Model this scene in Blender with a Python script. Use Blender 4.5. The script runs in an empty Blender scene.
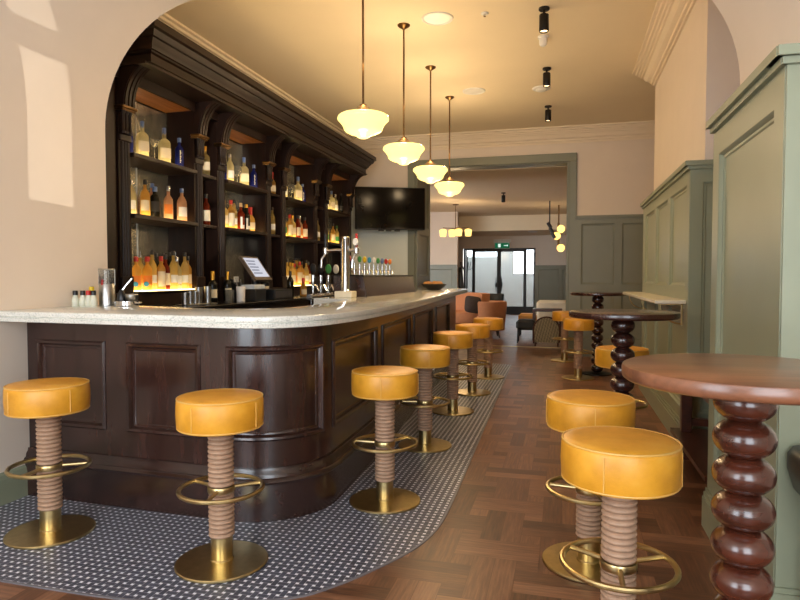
import bpy, math, random
from mathutils import Vector, Matrix
PI = math.pi
SC = bpy.context.scene
COL = SC.collection
rnd = random.Random(7)

# ------------------------------------------------------------------ mesh builder
class MB:
    def __init__(s): s.v = []; s.f = []; s.m = []
    def add(s, vs, fs, m=0):
        o = len(s.v); s.v += [tuple(p) for p in vs]
        for f in fs: s.f.append(tuple(i + o for i in f)); s.m.append(m)
    def box(s, x0, x1, y0, y1, z0, z1, m=0, b=0.0):
        if b > 0:
            b = min(b, abs(x1-x0)*.49, abs(y1-y0)*.49, abs(z1-z0)*.49)
            lo = (x0, y0, z0); hi = (x1, y1, z1); vs = []; idx = {}
            for sx in (0, 1):
                for sy in (0, 1):
                    for sz in (0, 1):
                        c = [(lo, hi)[k][i] for i, k in enumerate((sx, sy, sz))]
                        d = [b if k == 0 else -b for k in (sx, sy, sz)]
                        for a in range(3):
                            p = [c[i] + (0 if i == a else d[i]) for i in range(3)]
                            idx[(sx, sy, sz, a)] = len(vs); vs.append(p)
            fs = []
            for a in range(3):
                o1, o2 = [i for i in range(3) if i != a]
                for k in (0, 1):
                    q = []
                    for (u, w) in ((0, 0), (1, 0), (1, 1), (0, 1)):
                        t = [0, 0, 0]; t[a] = k; t[o1] = u; t[o2] = w
                        q.append(idx[(t[0], t[1], t[2], a)])
                    if (k == 1) == (a == 1): q.reverse()
                    fs.append(q)
                for u in (0, 1):
                    for w in (0, 1):
                        t0 = [0, 0, 0]; t1 = [0, 0, 0]
                        t0[o1] = t1[o1] = u; t0[o2] = t1[o2] = w; t1[a] = 1
                        q = [idx[(*t0, o1)], idx[(*t1, o1)], idx[(*t1, o2)], idx[(*t0, o2)]]
                        fs.append(q)
            for sx in (0, 1):
                for sy in (0, 1):
                    for sz in (0, 1):
                        fs.append([idx[(sx, sy, sz, a)] for a in range(3)])
            s.add(vs, fs, m); return s
        vs = [(x0,y0,z0),(x1,y0,z0),(x1,y1,z0),(x0,y1,z0),(x0,y0,z1),(x1,y0,z1),(x1,y1,z1),(x0,y1,z1)]
        s.add(vs, [(0,3,2,1),(4,5,6,7),(0,1,5,4),(1,2,6,5),(2,3,7,6),(3,0,4,7)], m); return s
    def lathe(s, prof, c=(0,0,0), n=32, m=0, sx=1.0, sy=1.0, rot=0.0, power=2.0):
        vs = []; rings = []
        for r, z in prof:
            if r < 1e-6: rings.append([len(vs)]); vs.append((c[0], c[1], c[2]+z))
            else:
                ring = []
                for k in range(n):
                    a = 2*PI*k/n + rot; ca, sa = math.cos(a), math.sin(a)
                    q = 1.0
                    if power != 2.0: q = 1.0/((abs(math.cos(a-rot))**power + abs(math.sin(a-rot))**power)**(1/power))
                    ring.append(len(vs)); vs.append((c[0]+r*q*ca*sx, c[1]+r*q*sa*sy, c[2]+z))
                rings.append(ring)
        fs = []
        for a, b in zip(rings, rings[1:]):
            for k in range(n):
                k2 = (k+1) % n
                if len(a) == 1 and len(b) == 1: continue
                if len(a) == 1: fs.append((a[0], b[k2], b[k]))
                elif len(b) == 1: fs.append((a[k], a[k2], b[0]))
                else: fs.append((a[k], a[k2], b[k2], b[k]))
        s.add(vs, fs, m); return s
    def cyl(s, c, r, h, n=24, m=0, b=0.0, r2=None):
        r2 = r if r2 is None else r2
        if b: p = [(0,0),(r-b,0),(r,b),(r2,h-b),(r2-b,h),(0,h)]
        else: p = [(0,0),(r,0),(r2,h),(0,h)]
        return s.lathe(p, c, n, m)
    def tube(s, path, r, n=8, m=0, closed=False, cap=True):
        P = [Vector(p) for p in path]; N = len(P); vs = []; prev = None
        R = r if isinstance(r, (list, tuple)) else [r]*N
        for i in range(N):
            a = P[(i-1) % N] if (closed or i > 0) else P[i]
            b = P[(i+1) % N] if (closed or i < N-1) else P[i]
            t = (b-a).normalized()
            if prev is None:
                u = t.orthogonal().normalized()
            else:
                u = (prev - t*prev.dot(t))
                u = u.normalized() if u.length > 1e-6 else t.orthogonal().normalized()
            prev = u; w = t.cross(u)
            for k in range(n):
                an = 2*PI*k/n; vs.append(P[i] + (u*math.cos(an) + w*math.sin(an))*R[i])
        fs = []
        for i in range(N if closed else N-1):
            j = (i+1) % N
            for k in range(n):
                k2 = (k+1) % n; fs.append((i*n+k, i*n+k2, j*n+k2, j*n+k))
        if cap and not closed:
            fs.append(tuple(reversed(range(n)))); fs.append(tuple((N-1)*n+k for k in range(n)))
        s.add(vs, fs, m); return s
    def torus(s, c, R, r, n=40, k=10, m=0, sx=1, sy=1):
        return s.tube([(c[0]+R*sx*math.cos(2*PI*i/n), c[1]+R*sy*math.sin(2*PI*i/n), c[2]) for i in range(n)], r, k, m, closed=True)
    def prism(s, poly, a, b, axis='Z', m=0):
        """poly: list of 2D points; extruded from a to b along the axis (X: poly=(y,z); Y: (x,z); Z: (x,y))"""
        def P(p, t):
            return {'Z': (p[0], p[1], t), 'Y': (p[0], t, p[1]), 'X': (t, p[0], p[1])}[axis]
        n = len(poly)
        vs = [P(p, a) for p in poly] + [P(p, b) for p in poly]
        fs = [tuple(reversed(range(n))), tuple(range(n, 2*n))]
        for i in range(n):
            j = (i+1) % n; fs.append((i, j, n+j, n+i))
        s.add(vs, fs, m); return s
    def sweep(s, prof, path, m=0):
        """prof (d,z) swept along a flat path; d is measured to the right-hand side normal of the path"""
        n = len(path); k = len(prof); vs = []
        for i in range(n):
            a = Vector(path[max(i-1,0)]); p = Vector(path[i]); b = Vector(path[min(i+1,n-1)])
            t1 = (p-a).normalized() if i > 0 else (b-p).normalized()
            t2 = (b-p).normalized() if i < n-1 else t1
            n1 = Vector((t1.y, -t1.x)); n2 = Vector((t2.y, -t2.x))
            nn = (n1+n2).normalized(); sc = 1/max(nn.dot(n1), .3)
            for d, z in prof:
                q = p + nn*(d*sc); vs.append((q.x, q.y, z))
        fs = []
        for i in range(n-1):
            for j in range(k):
                j2 = (j+1) % k
                fs.append((i*k+j, i*k+j2, (i+1)*k+j2, (i+1)*k+j))
        fs.append(tuple(reversed(range(k)))); fs.append(tuple((n-1)*k+j for j in range(k)))
        s.add(vs, fs, m); return s
    def quad(s, a, b, c, d, m=0): s.add([a,b,c,d], [(0,1,2,3)], m); return s
    # boxes / panels in a mapped (s, z, offset) space
    def mbox(s, M, s0, s1, z0, z1, o0, o1, ds=9, m=0):
        n = max(1, int(math.ceil((s1-s0)/ds)))
        poly = [(z0,o0),(z1,o0),(z1,o1),(z0,o1)]; vs = []
        for i in range(n+1):
            t = s0+(s1-s0)*i/n
            for z, o in poly: vs.append(M(t, z, o))
        fs = [(0,1,2,3), tuple(n*4+k for k in (3,2,1,0))]
        for i in range(n):
            for k in range(4):
                k2 = (k+1) % 4; fs.append((i*4+k, (i+1)*4+k, (i+1)*4+k2, i*4+k2))
        s.add(vs, fs, m); return s
    def mpanel(s, M, s0, s1, z0, z1, prof, ds=9, m=0):
        """nested rectangles: prof = [(inset, offset), ...]"""
        n = max(1, int(math.ceil((s1-s0)/ds))); L = 2*(n+1); vs = []; fs = []
        for d, o in prof:
            a, b = s0+d, s1-d
            for i in range(n+1): vs.append(M(a+(b-a)*i/n, z0+d, o))
            for i in range(n+1): vs.append(M(b+(a-b)*i/n, z1-d, o))
        for q in range(len(prof)-1):
            for k in range(L):
                k2 = (k+1) % L; fs.append((q*L+k, q*L+k2, (q+1)*L+k2, (q+1)*L+k))
        o = (len(prof)-1)*L
        for i in range(n): fs.append((o+i, o+i+1, o+L-2-i, o+L-1-i))
        s.add(vs, fs, m); return s
    def mesh(s, name, mats, angle=35):
        me = bpy.data.meshes.new(name); me.from_pydata(s.v, [], s.f)
        for mt in (mats if isinstance(mats, (list, tuple)) else [mats]): me.materials.append(mt)
        if any(s.m): me.polygons.foreach_set('material_index', s.m)
        import bmesh
        bm = bmesh.new(); bm.from_mesh(me); bmesh.ops.recalc_face_normals(bm, faces=bm.faces); bm.to_mesh(me); bm.free()
        if angle:
            me.polygons.foreach_set('use_smooth', [True]*len(me.polygons))
            me.set_sharp_from_angle(angle=math.radians(angle))
        me.update(); return me
    def build(s, name, mats, parent=None, angle=35, loc=None):
        return link(name, s.mesh(name, mats, angle), parent, loc)

def link(name, me, parent=None, loc=None, rz=0):
    o = bpy.data.objects.new(name, me); COL.objects.link(o)
    if parent: o.parent = parent
    if loc: o.location = loc
    if rz: o.rotation_euler.z = rz
    return o
def tag(o, label, cat, group=None, kind=None):
    o['label'] = label; o['category'] = cat
    if group: o['group'] = group
    if kind: o['kind'] = kind
    return o
def thing(name, label, cat, loc=(0,0,0), rz=0, group=None):
    o = bpy.data.objects.new(name, None); COL.objects.link(o); o.empty_display_size = .1
    o.location = loc; o.rotation_euler.z = rz
    return tag(o, label, cat, group)
def struct(name, mb, mats, label, cat, angle=35):
    return tag(mb.build(name, mats, None, angle), label, cat, None, 'structure')
def copy_tree(root, loc, rz=0, label=None):
    r = root.copy(); COL.objects.link(r); r.location = loc; r.rotation_euler.z = rz
    if label: r['label'] = label
    for ch in list(root.children):
        c = ch.copy(); COL.objects.link(c); c.parent = r
        for g in list(ch.children):
            d = g.copy(); COL.objects.link(d); d.parent = c
    return r

# ------------------------------------------------------------------ materials
def lin(c):
    return tuple((x/255/12.92 if x/255 <= .04045 else ((x/255+.055)/1.055)**2.4) for x in c) + (1,)
class NT:
    def __init__(s, name):
        s.mat = bpy.data.materials.new(name); s.mat.use_nodes = True
        s.t = s.mat.node_tree; s.t.nodes.clear(); s.out = s.n('ShaderNodeOutputMaterial')
    def n(s, typ, **kw):
        nd = s.t.nodes.new(typ)
        for k, v in kw.items():
            if k.startswith('i_'):
                key = k[2:]; key = int(key) if key.isdigit() else key.replace('_', ' ')
                nd.inputs[key].default_value = v
            else: setattr(nd, k, v)
        return nd
    def l(s, a, b): s.t.links.new(a, b)
    def math(s, op, a, b=None, c=None):
        nd = s.n('ShaderNodeMath', operation=op)
        for i, v in enumerate((a, b, c)):
            if v is None: continue
            if isinstance(v, (int, float)): nd.inputs[i].default_value = v
            else: s.l(v, nd.inputs[i])
        return nd.outputs[0]
    def mix(s, fac, a, b, mode='MIX'):
        nd = s.n('ShaderNodeMix', data_type='RGBA', blend_type=mode)
        for i, v in ((0, fac), (6, a), (7, b)):
            if isinstance(v, (int, float)): nd.inputs[i].default_value = v
            elif isinstance(v, tuple): nd.inputs[i].default_value = v
            else: s.l(v, nd.inputs[i])
        return nd.outputs[2]
    def coord(s, scale=(1,1,1), kind='Object', rot=(0,0,0)):
        c = s.n('ShaderNodeTexCoord'); m = s.n('ShaderNodeMapping'); m.inputs['Scale'].default_value = scale
        m.inputs['Rotation'].default_value = rot
        s.l(c.outputs[kind], m.inputs[0]); return m.outputs[0]
    def noise(s, vec, scale, detail=4, rough=.55):
        nd = s.n('ShaderNodeTexNoise'); nd.inputs['Scale'].default_value = scale
        nd.inputs['Detail'].default_value = detail; nd.inputs['Roughness'].default_value = rough
        s.l(vec, nd.inputs['Vector']); return nd.outputs['Fac']
    def ramp(s, fac, stops):
        nd = s.n('ShaderNodeValToRGB'); e = nd.color_ramp.elements
        while len(e) < len(stops): e.new(.5)
        for el, (p, c) in zip(e, stops): el.position = p; el.color = c
        s.l(fac, nd.inputs[0]); return nd.outputs[0]
    def bsdf(s, color=None, rough=.5, metal=0, bump=None, bstr=.2, **kw):
        b = s.n('ShaderNodeBsdfPrincipled'); b.inputs['Metallic'].default_value = metal
        for key, v in (('Base Color', color), ('Roughness', rough)):
            if v is None: continue
            if isinstance(v, (int, float, tuple)): b.inputs[key].default_value = v
            else: s.l(v, b.inputs[key])
        for k, v in kw.items(): b.inputs[k.replace('_', ' ')].default_value = v
        if bump is not None:
            bp = s.n('ShaderNodeBump'); bp.inputs['Strength'].default_value = bstr; bp.inputs['Distance'].default_value = .01
            s.l(bump, bp.inputs['Height']); s.l(bp.outputs[0], b.inputs['Normal'])
        s.l(b.outputs[0], s.out.inputs[0]); return b
def plain(name, c, rough=.5, metal=0, var=.06, scale=8, **kw):
    t = NT(name); v = t.coord(); f = t.noise(v, scale)
    a = lin(c); d = tuple(x*(1-var*2) for x in a[:3]) + (1,)
    t.bsdf(t.ramp(f, [(.3, d), (.7, a)]), rough, metal, **kw); return t.mat
def wood(name, dark, light, rough=.3, axis='Z', coat=.3, scale=1.0, spec=.5):
    t = NT(name); k = .12
    sc = {'Z': (1,1,k), 'X': (k,1,1), 'Y': (1,k,1)}[axis]
    v = t.coord(tuple(x*scale for x in sc)); f = t.noise(v, 14, 6, .6); g = t.noise(v, 70, 3)
    f2 = t.math('ADD', t.math('MULTIPLY', f, .8), t.math('MULTIPLY', g, .2))
    t.bsdf(t.ramp(f2, [(.3, lin(dark)), (.5, tuple((a+b)/2 for a, b in zip(lin(dark), lin(light)))), (.72, lin(light))]), rough,
           bump=f2, bstr=.05, Specular_IOR_Level=spec, Coat_Weight=coat, Coat_Roughness=.2); return t.mat
def emit(name, c, s, rgb=None):
    t = NT(name); e = t.n('ShaderNodeEmission'); e.inputs[0].default_value = rgb if rgb else lin(c); e.inputs[1].default_value = s
    t.l(e.outputs[0], t.out.inputs[0]); return t.mat
def glass(name, c, rough=.05, trans=.85, ior=1.3, body=None):
    t = NT(name); v = t.coord(); f = t.noise(v, 10)
    a = lin(c); d = tuple(x*.88 for x in a[:3]) + (1,)
    c = t.ramp(f, [(.3, d), (.7, a)])
    b = t.bsdf(c, rough, Transmission_Weight=trans, IOR=ior)
    if body:   # liquid and tinted glass scatter some of the light that comes up through the base
        tr = t.n('ShaderNodeBsdfTranslucent'); t.l(c, tr.inputs[0]); m = t.n('ShaderNodeMixShader'); m.inputs[0].default_value = body
        t.l(b.outputs[0], m.inputs[1]); t.l(tr.outputs[0], m.inputs[2]); t.l(m.outputs[0], t.out.inputs[0])
    return t.mat

M = {}
M['mahogany'] = wood('dark mahogany', (30,17,15), (68,41,34), .24, 'Z', .5)
M['mahogany_h'] = wood('dark mahogany horizontal', (28,16,14), (62,38,32), .24, 'Y', .5)
M['cabinet'] = wood('dark cabinet wood', (17,10,8), (42,25,18), .45, 'Z', .05, 1, .22)
M['cabinet_h'] = wood('dark cabinet wood horizontal', (17,10,8), (44,26,19), .42, 'Y', .06, 1, .25)
M['soffit'] = wood('amber glow soffit wood', (156,84,40), (216,146,84), .3, 'Y', .3)  # amber of the shelf lights is put into this wood colour
M['walnut'] = wood('walnut tabletop', (80,48,32), (152,98,68), .3, 'X', .4)
M['bobbin'] = wood('bobbin leg', (40,18,12), (92,44,28), .22, 'X', .6, .8)
M['ebony'] = wood('dark table wood', (34,18,15), (72,38,30), .25, 'X', .6)
M['bench_wood'] = wood('dark bench wood', (48,25,18), (96,52,36), .35, 'Y', .3)
def leather():
    t = NT('mustard leather'); v = t.coord(); f = t.noise(v, 7, 5); g = t.noise(v, 160, 3)
    c = t.ramp(f, [(.25, lin((196,132,26))), (.55, lin((226,160,44))), (.8, lin((236,180,74)))])
    t.bsdf(c, .42, bump=g, bstr=.08, Coat_Weight=.15, Coat_Roughness=.35); return t.mat
M['leather'] = leather()
def piping():
    return plain('leather piping', (232,184,96), .4)
M['piping'] = piping()
M['brass'] = plain('brushed brass', (206,184,132), .3, 1.0, .08, 30)
M['rope'] = plain('cord wrap', (182,147,120), .55, 0, .12, 40)
M['chrome'] = plain('polished chrome', (225,225,225), .12, 1.0, .02)
M['steel'] = plain('brushed steel', (180,180,178), .28, 1.0, .05, 30)
M['black'] = plain('black plastic', (24,24,26), .4)
M['black_metal'] = plain('black metal', (36,32,29), .4, .6)
M['bronze'] = plain('aged bronze', (120,92,58), .35, 1.0)
M['screen'] = plain('dark glass screen', (12,8,7), .13, 0, .05, 5, Specular_IOR_Level=.1)
M['white'] = plain('white plastic', (235,233,228), .4)
M['paper'] = plain('cream label paper', (226,214,188), .7)
M['white_paper'] = plain('white paper', (236,236,232), .7)
M['plaster'] = plain('cream plaster', (228,214,198), .85, 0, .02, 3)
M['ceiling'] = plain('ceiling paint', (238,222,192), .9, 0, .015, 2)
M['cornice'] = plain('cornice plaster', (236,220,196), .8, 0, .015, 3)
M['sage'] = plain('sage paint', (142,148,124), .35, 0, .03, 4)
M['sage_dark'] = plain('grey green paint', (128,130,112), .4, 0, .03, 4)
M['backwall'] = plain('pale green tint', (234,240,230), .8, 0, .02, 3)
M['marble_shelf'] = plain('cream marble', (228,218,192), .25, 0, .05, 12)
def marble():
    t = NT('speckled pale marble'); v = t.coord(); f = t.noise(v, 130, 3, .7); g = t.noise(v, 6, 4)
    c = t.ramp(f, [(.32, lin((128,130,126))), (.45, lin((214,216,208))), (.62, lin((236,234,226)))])
    c = t.mix(.3, c, t.ramp(g, [(.35, lin((204,206,196))), (.65, lin((240,238,228)))]))
    t.bsdf(c, .13, Coat_Weight=.3, Coat_Roughness=.1); return t.mat
M['marble'] = marble()
def antique():
    t = NT('antiqued mirror'); v = t.coord(); f = t.noise(v, 9, 8, .7)
    c = t.ramp(f, [(.3, lin((120,116,104))), (.7, lin((196,192,178)))])
    t.bsdf(c, t.math('ADD', t.math('MULTIPLY', f, .25), .1), .75); return t.mat
M['mirror'] = antique()
def tile():
    t = NT('basketweave mosaic'); p = .038
    c = t.n('ShaderNodeTexCoord'); sp = t.n('ShaderNodeSeparateXYZ'); t.l(c.outputs['Object'], sp.inputs[0])
    u = t.math('DIVIDE', t.math('ADD', sp.outputs[0], 50*p), p); w = t.math('DIVIDE', t.math('ADD', sp.outputs[1], 50*p), p)
    par = t.math('MODULO', t.math('ADD', t.math('FLOOR', u), t.math('FLOOR', w)), 2.0)
    fu = t.math('ABSOLUTE', t.math('SUBTRACT', t.math('FRACT', u), .5)); fv = t.math('ABSOLUTE', t.math('SUBTRACT', t.math('FRACT', w), .5))
    inv = t.math('SUBTRACT', 1.0, par)
    a = t.math('ADD', t.math('MULTIPLY', fu, inv), t.math('MULTIPLY', fv, par))
    b = t.math('ADD', t.math('MULTIPLY', fv, inv), t.math('MULTIPLY', fu, par))
    k = 1/3; g = .028
    dot = t.math('MULTIPLY', t.math('GREATER_THAN', a, k-g), t.math('GREATER_THAN', b, k-g))
    g1 = t.math('LESS_THAN', t.math('ABSOLUTE', t.math('SUBTRACT', b, k)), g)
    line = g1
    white = t.math('MAXIMUM', dot, line)
    nz = t.noise(c.outputs['Object'], 14, 3); nz2 = t.noise(c.outputs['Object'], 1.3, 2)
    dk = t.ramp(nz, [(.3, lin((56,58,70))), (.7, lin((80,82,96)))])
    wt = t.ramp(nz2, [(.3, lin((232,236,246))), (.7, lin((246,248,255)))])
    gl = t.mix(dot, lin((168,170,182)), wt)
    t.bsdf(t.mix(white, dk, gl), .38, bump=white, bstr=.08); return t.mat
M['tile'] = tile()
M['tile_edge'] = plain('tile border strip', (118,116,122), .4)
def parquet():
    t = NT('smoked oak parquet'); at = t.n('ShaderNodeAttribute', attribute_name='tone'); uv = t.n('ShaderNodeUVMap')
    mp = t.n('ShaderNodeMapping'); mp.inputs['Scale'].default_value = (1, 14, 1); t.l(uv.outputs[0], mp.inputs[0])
    f = t.noise(mp.outputs[0], 5, 6, .65); 
    s = t.n('ShaderNodeSeparateColor'); t.l(at.outputs['Color'], s.inputs[0])
    k = t.math('ADD', t.math('MULTIPLY', f, .72), t.math('MULTIPLY', s.outputs[0], .28))
    c = t.ramp(k, [(.25, lin((66,42,30))), (.5, lin((112,75,54))), (.75, lin((152,108,80)))])
    t.bsdf(c, t.math('ADD', t.math('MULTIPLY', f, .2), .28), bump=f, bstr=.06); return t.mat
M['parquet'] = parquet()
M['orange_velvet'] = plain('orange upholstery', (190,124,80), .8, 0, .06, 20)
M['dark_fabric'] = plain('dark green black upholstery', (44,46,44), .6, 0, .06, 20)
M['cushion_brown'] = plain('brown patterned cushion', (70,54,44), .8, 0, .2, 30)
def cane():
    t = NT('woven cane'); v = t.coord((60,60,60), 'Object', (.6,.6,.7)); ck = t.n('ShaderNodeTexChecker'); ck.inputs['Scale'].default_value = 1
    t.l(v, ck.inputs[0]); ck.inputs[1].default_value = lin((176,164,134)); ck.inputs[2].default_value = lin((108,96,74))
    t.bsdf(ck.outputs[0], .7); return t.mat
M['cane'] = cane()
M['glass_clear'] = glass('clear bottle glass', (246,236,196), body=.45)
M['glass_amber'] = glass('amber spirit glass', (250,206,118), .08, .8, body=.5)
M['glass_gold'] = glass('golden spirit glass', (255,230,156), .08, .8, body=.5)
M['glass_blue'] = glass('cobalt blue glass', (30,40,130), .08, .6, body=.3)
M['glass_pink'] = glass('pink spirit glass', (250,206,172), .08, .75, body=.5)
M['glass_dark'] = glass('dark bottle glass', (28,26,22), .08, .4)
M['glass_red'] = glass('dark red glass', (150,54,26), .08, .6, body=.4)
M['glass_green'] = glass('green bottle glass', (80,110,40), .08, .7)
M['glass_thin'] = glass('thin drinking glass', (244,244,240), .03, .93, 1.3, .12)
M['c_black'] = plain('black cap', (22,20,20), .35); M['c_red'] = plain('red cap', (190,40,30), .35)
M['c_blue'] = plain('blue cap', (96,120,168), .35); M['c_gold'] = plain('gold foil', (206,160,60), .3, .8)
M['c_silver'] = plain('silver cap', (196,196,196), .25, .9); M['c_cork'] = plain('cork stopper', (196,160,112), .8)
M['c_green'] = plain('green cap', (70,120,50), .35); M['c_yellow'] = plain('yellow cap', (236,200,30), .4)
M['l_blue'] = plain('turquoise round label', (60,150,190), .6); M['l_orange'] = plain('orange label', (226,130,50), .6)
M['l_red'] = plain('red label', (176,52,40), .6); M['l_black'] = plain('black label', (30,28,28), .6)
M['l_green'] = plain('green badge', (70,150,80), .4)
M['milk'] = plain('white bottle plastic', (222,224,206), .4)
def opal():
    t = NT('lit opal glass'); b = t.bsdf(lin((150,140,112)), .15)
    b.inputs['Emission Color'].default_value = (1.7, 1.3, .36, 1); b.inputs['Emission Strength'].default_value = 1.0; return t.mat
M['pendant_glass'] = opal()
M['lamp_warm'] = emit('lit warm shade', (255,210,120), 1.0, (2.2, 1.35, .34, 1))
M['led'] = emit('led strip', (255,214,140), 1.0, (9.0, 6.4, 2.8, 1))
M['lens'] = emit('lit spotlight lens', (255,230,180), 1.0, (5.0, 3.4, 1.6, 1))
M['screen_lit'] = emit('lit till screen', (214,214,224), .85)
M['screen_row'] = emit('till screen rows', (150,152,168), .6)
M['exit_green'] = emit('lit green exit sign', (20,92,60), .9)
M['exit_white'] = emit('lit exit pictogram', (225,240,230), .9)
def pane_glass():
    t = NT('glazed door pane'); v = t.coord(); f = t.noise(v, 3)
    b = t.bsdf(t.ramp(f, [(.3, lin((190,194,192))), (.7, lin((206,210,208)))]), .1)
    tr = t.n('ShaderNodeBsdfTransparent'); tr.inputs[0].default_value = (.92, .94, .94, 1)
    m = t.n('ShaderNodeMixShader'); m.inputs[0].default_value = .7
    t.l(b.outputs[0], m.inputs[1]); t.l(tr.outputs[0], m.inputs[2]); t.l(m.outputs[0], t.out.inputs[0]); return t.mat
M['door_frost'] = pane_glass()
M['door_metal'] = plain('black door frame', (30,30,32), .4, .3)
M['lobby'] = plain('grey lobby wall', (168,168,164), .8)
# ------------------------------------------------------------------ room shell
ARC_L = [(-2.31-.84*math.cos(a), 2.36+.84*math.sin(a)) for a in [i*PI/2/20 for i in range(21)]]
ARC_R = [(.06+.85*math.sin(a), 2.36+.84*math.cos(a)) for a in [i*PI/2/20 for i in range(21)]]
def arch_wall():
    op = [(-3.15, 0)] + ARC_L + ARC_R + [(.91, 0)]
    mb = MB(); mb.prism(op + [(2.2, 0), (2.2, 4.1), (-4.2, 4.1), (-4.2, 0)], 2.5, 3.75, 'Y')
    struct('wall_front', mb, M['plaster'], 'thick cream plaster arch with rounded corners framing the bar room', 'wall', 30)
    op = [(-3.15, 0)] + ARC_L + [(1.7, 3.2), (1.7, 0)]
    mb = MB(); mb.prism(op + [(2.2, 0), (2.2, 4.1), (-4.2, 4.1), (-4.2, 0)], -1.2, 2.5, 'Y')
    struct('wall_side', mb, M['plaster'], 'cream plaster side walls and ceiling of the front window room', 'wall', 30)
arch_wall()
def wall_rear():
    # street side: piers and lintels round the assumed tall windows; window openings (x0,x1,z0,z1)
    holes = [(-3.0, -1.15, .45, 2.95), (-.68, -.42, 1.97, 2.62), (-.68, -.42, 2.72, 3.12), (-.02, 1.55, .45, 2.95)]  # the two narrow slots are added to shape light patches on the wall
    xs = sorted({-3.15, 1.7} | {h[0] for h in holes} | {h[1] for h in holes})
    mb = MB()
    for a, b in zip(xs, xs[1:]):
        hs = sorted([h for h in holes if h[0] <= a and h[1] >= b], key=lambda h: h[2])
        z = 0
        for h in hs: mb.box(a, b, -1.4, -1.2, z, h[2]); z = h[3]
        mb.box(a, b, -1.4, -1.2, z, 3.3)
    struct('wall_rear', mb, M['plaster'], 'street wall with the assumed tall windows the daylight comes through and added narrow slots', 'wall', 0)
    for i, h in enumerate((holes[0], holes[3])):
        w = MB(); x0, x1, z0, z1 = h
        for (a, b, c, d) in ((x0, x0+.05, z0, z1), (x1-.05, x1, z0, z1), (x0, x1, z0, z0+.05), (x0, x1, z1-.05, z1),
                             ((x0+x1)/2-.02, (x0+x1)/2+.02, z0, z1), (x0, x1, 2.2, 2.24)):
            w.box(a, b, -1.34, -1.28, c, d)
        struct('window_%d' % (i+1), w, M['white'], ('assumed white window frame to the left of the street door pier', 'assumed white window frame to the right of the street pier')[i], 'window', 0)
wall_rear()

mb = MB(); mb.box(-3.95, 2.3, 3.75, 11.9, 3.79, 3.95)
struct('ceiling', mb, M['ceiling'], 'warm cream ceiling above the bar with pendants and spotlights', 'ceiling', 0)
mb = MB(); mb.box(-4.0, -3.85, 3.75, 10.8, 0, 3.79)
struct('wall_left', mb, M['plaster'], 'cream plaster wall behind the dark back bar cabinet', 'wall', 0)
mb = MB(); mb.box(2.2, 2.35, 3.75, 10.8, 0, 3.79)
struct('wall_right', mb, M['plaster'], 'cream recessed wall on the right of the bar room', 'wall', 0)
mb = MB(); mb.box(1.01, 2.2, 5.1, 7.85, 0, 3.79)
struct('wall_chimney_breast', mb, M['plaster'], 'cream chimney breast above the middle green panelling', 'wall', 0)
XL, XR, ZH = -2.57, .07, 3.24
mb = MB(); mb.box(-4.0, XL, 10.8, 11.9, 0, 3.79); mb.box(XR, 2.35, 10.8, 11.9, 0, 3.79); mb.box(XL, XR, 10.8, 11.1, ZH, 3.79)
struct('wall_back', mb, M['plaster'], 'cream back wall with the wide panelled opening to the next room', 'wall', 0)
mb = MB(); mb.box(-3.84, -2.69, 10.785, 10.8, 0, 2.6)  # thin slab tinted paler and greener than the wall around it
struct('wall_back_lower', mb, M['backwall'], 'paler lower part of the back wall under the television', 'wall', 0)

# cornices
PR = [(0, 3.79), (.23, 3.79), (.23, 3.768), (.2, 3.76), (.195, 3.735), (.17, 3.73), (.165, 3.71), (.145, 3.705), (.14, 3.685), (.12, 3.68), (.09, 3.63), (.05, 3.61), (.045, 3.585), (.02, 3.58), (.02, 3.55), (0, 3.55)]
mb = MB(); mb.sweep(PR, [(-3.85, 3.75), (-3.85, 10.8), (2.2, 10.8)])
struct('trim_1', mb, M['cornice'], 'moulded cream cornice round the left and back of the ceiling', 'cornice', 30)
mb = MB(); mb.sweep(PR, [(2.2, 7.85), (1.01, 7.85), (1.01, 5.1), (2.2, 5.1)])
struct('trim_2', mb, M['cornice'], 'moulded cream cornice wrapping the chimney breast top', 'cornice', 30)

# sage panelling
PANEL = [(0, 0), (.0, .0), (.006, -.004), (.014, -.018), (.024, -.02), (.03, -.026)]
def flat(p, u, n):
    p = Vector(p); u = Vector(u); n = Vector(n)
    return lambda s, z, o: tuple(p + u*s + n*o + Vector((0, 0, z)))
def panelling(mb, Mp, length, height, cells, back=-.06, plinth=.16, cap=True, ends=(0, 0)):
    """cells: (s0,s1,z0,z1)"""
    mb.mbox(Mp, 0, length, 0, height, back, -.03)
    ss = sorted({0, length} | {c[0] for c in cells} | {c[1] for c in cells})
    for a, b in zip(ss, ss[1:]):
        zc = 0
        for c in sorted([c for c in cells if c[0] <= a+1e-6 and c[1] >= b-1e-6], key=lambda c: c[2]):
            mb.mbox(Mp, a, b, zc, c[2], -.032, 0); zc = c[3]
        mb.mbox(Mp, a, b, zc, height, -.032, 0)
    for c in cells: mb.mpanel(Mp, *c, PANEL)
    if plinth:
        mb.mbox(Mp, -ends[0]*.025, length+ends[1]*.025, 0, plinth, 0, .025)
        mb.mbox(Mp, -ends[0]*.018, length+ends[1]*.018, plinth, plinth+.025, 0, .018)
        mb.mbox(Mp, -ends[0]*.01, length+ends[1]*.01, plinth+.025, plinth+.045, 0, .01)
    if cap:
        mb.mbox(Mp, -ends[0]*.02, length+ends[1]*.02, height-.045, height-.02, 0, .02)
        mb.mbox(Mp, -ends[0]*.04, length+ends[1]*.04, height-.02, height+.015, back, .04)
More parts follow.
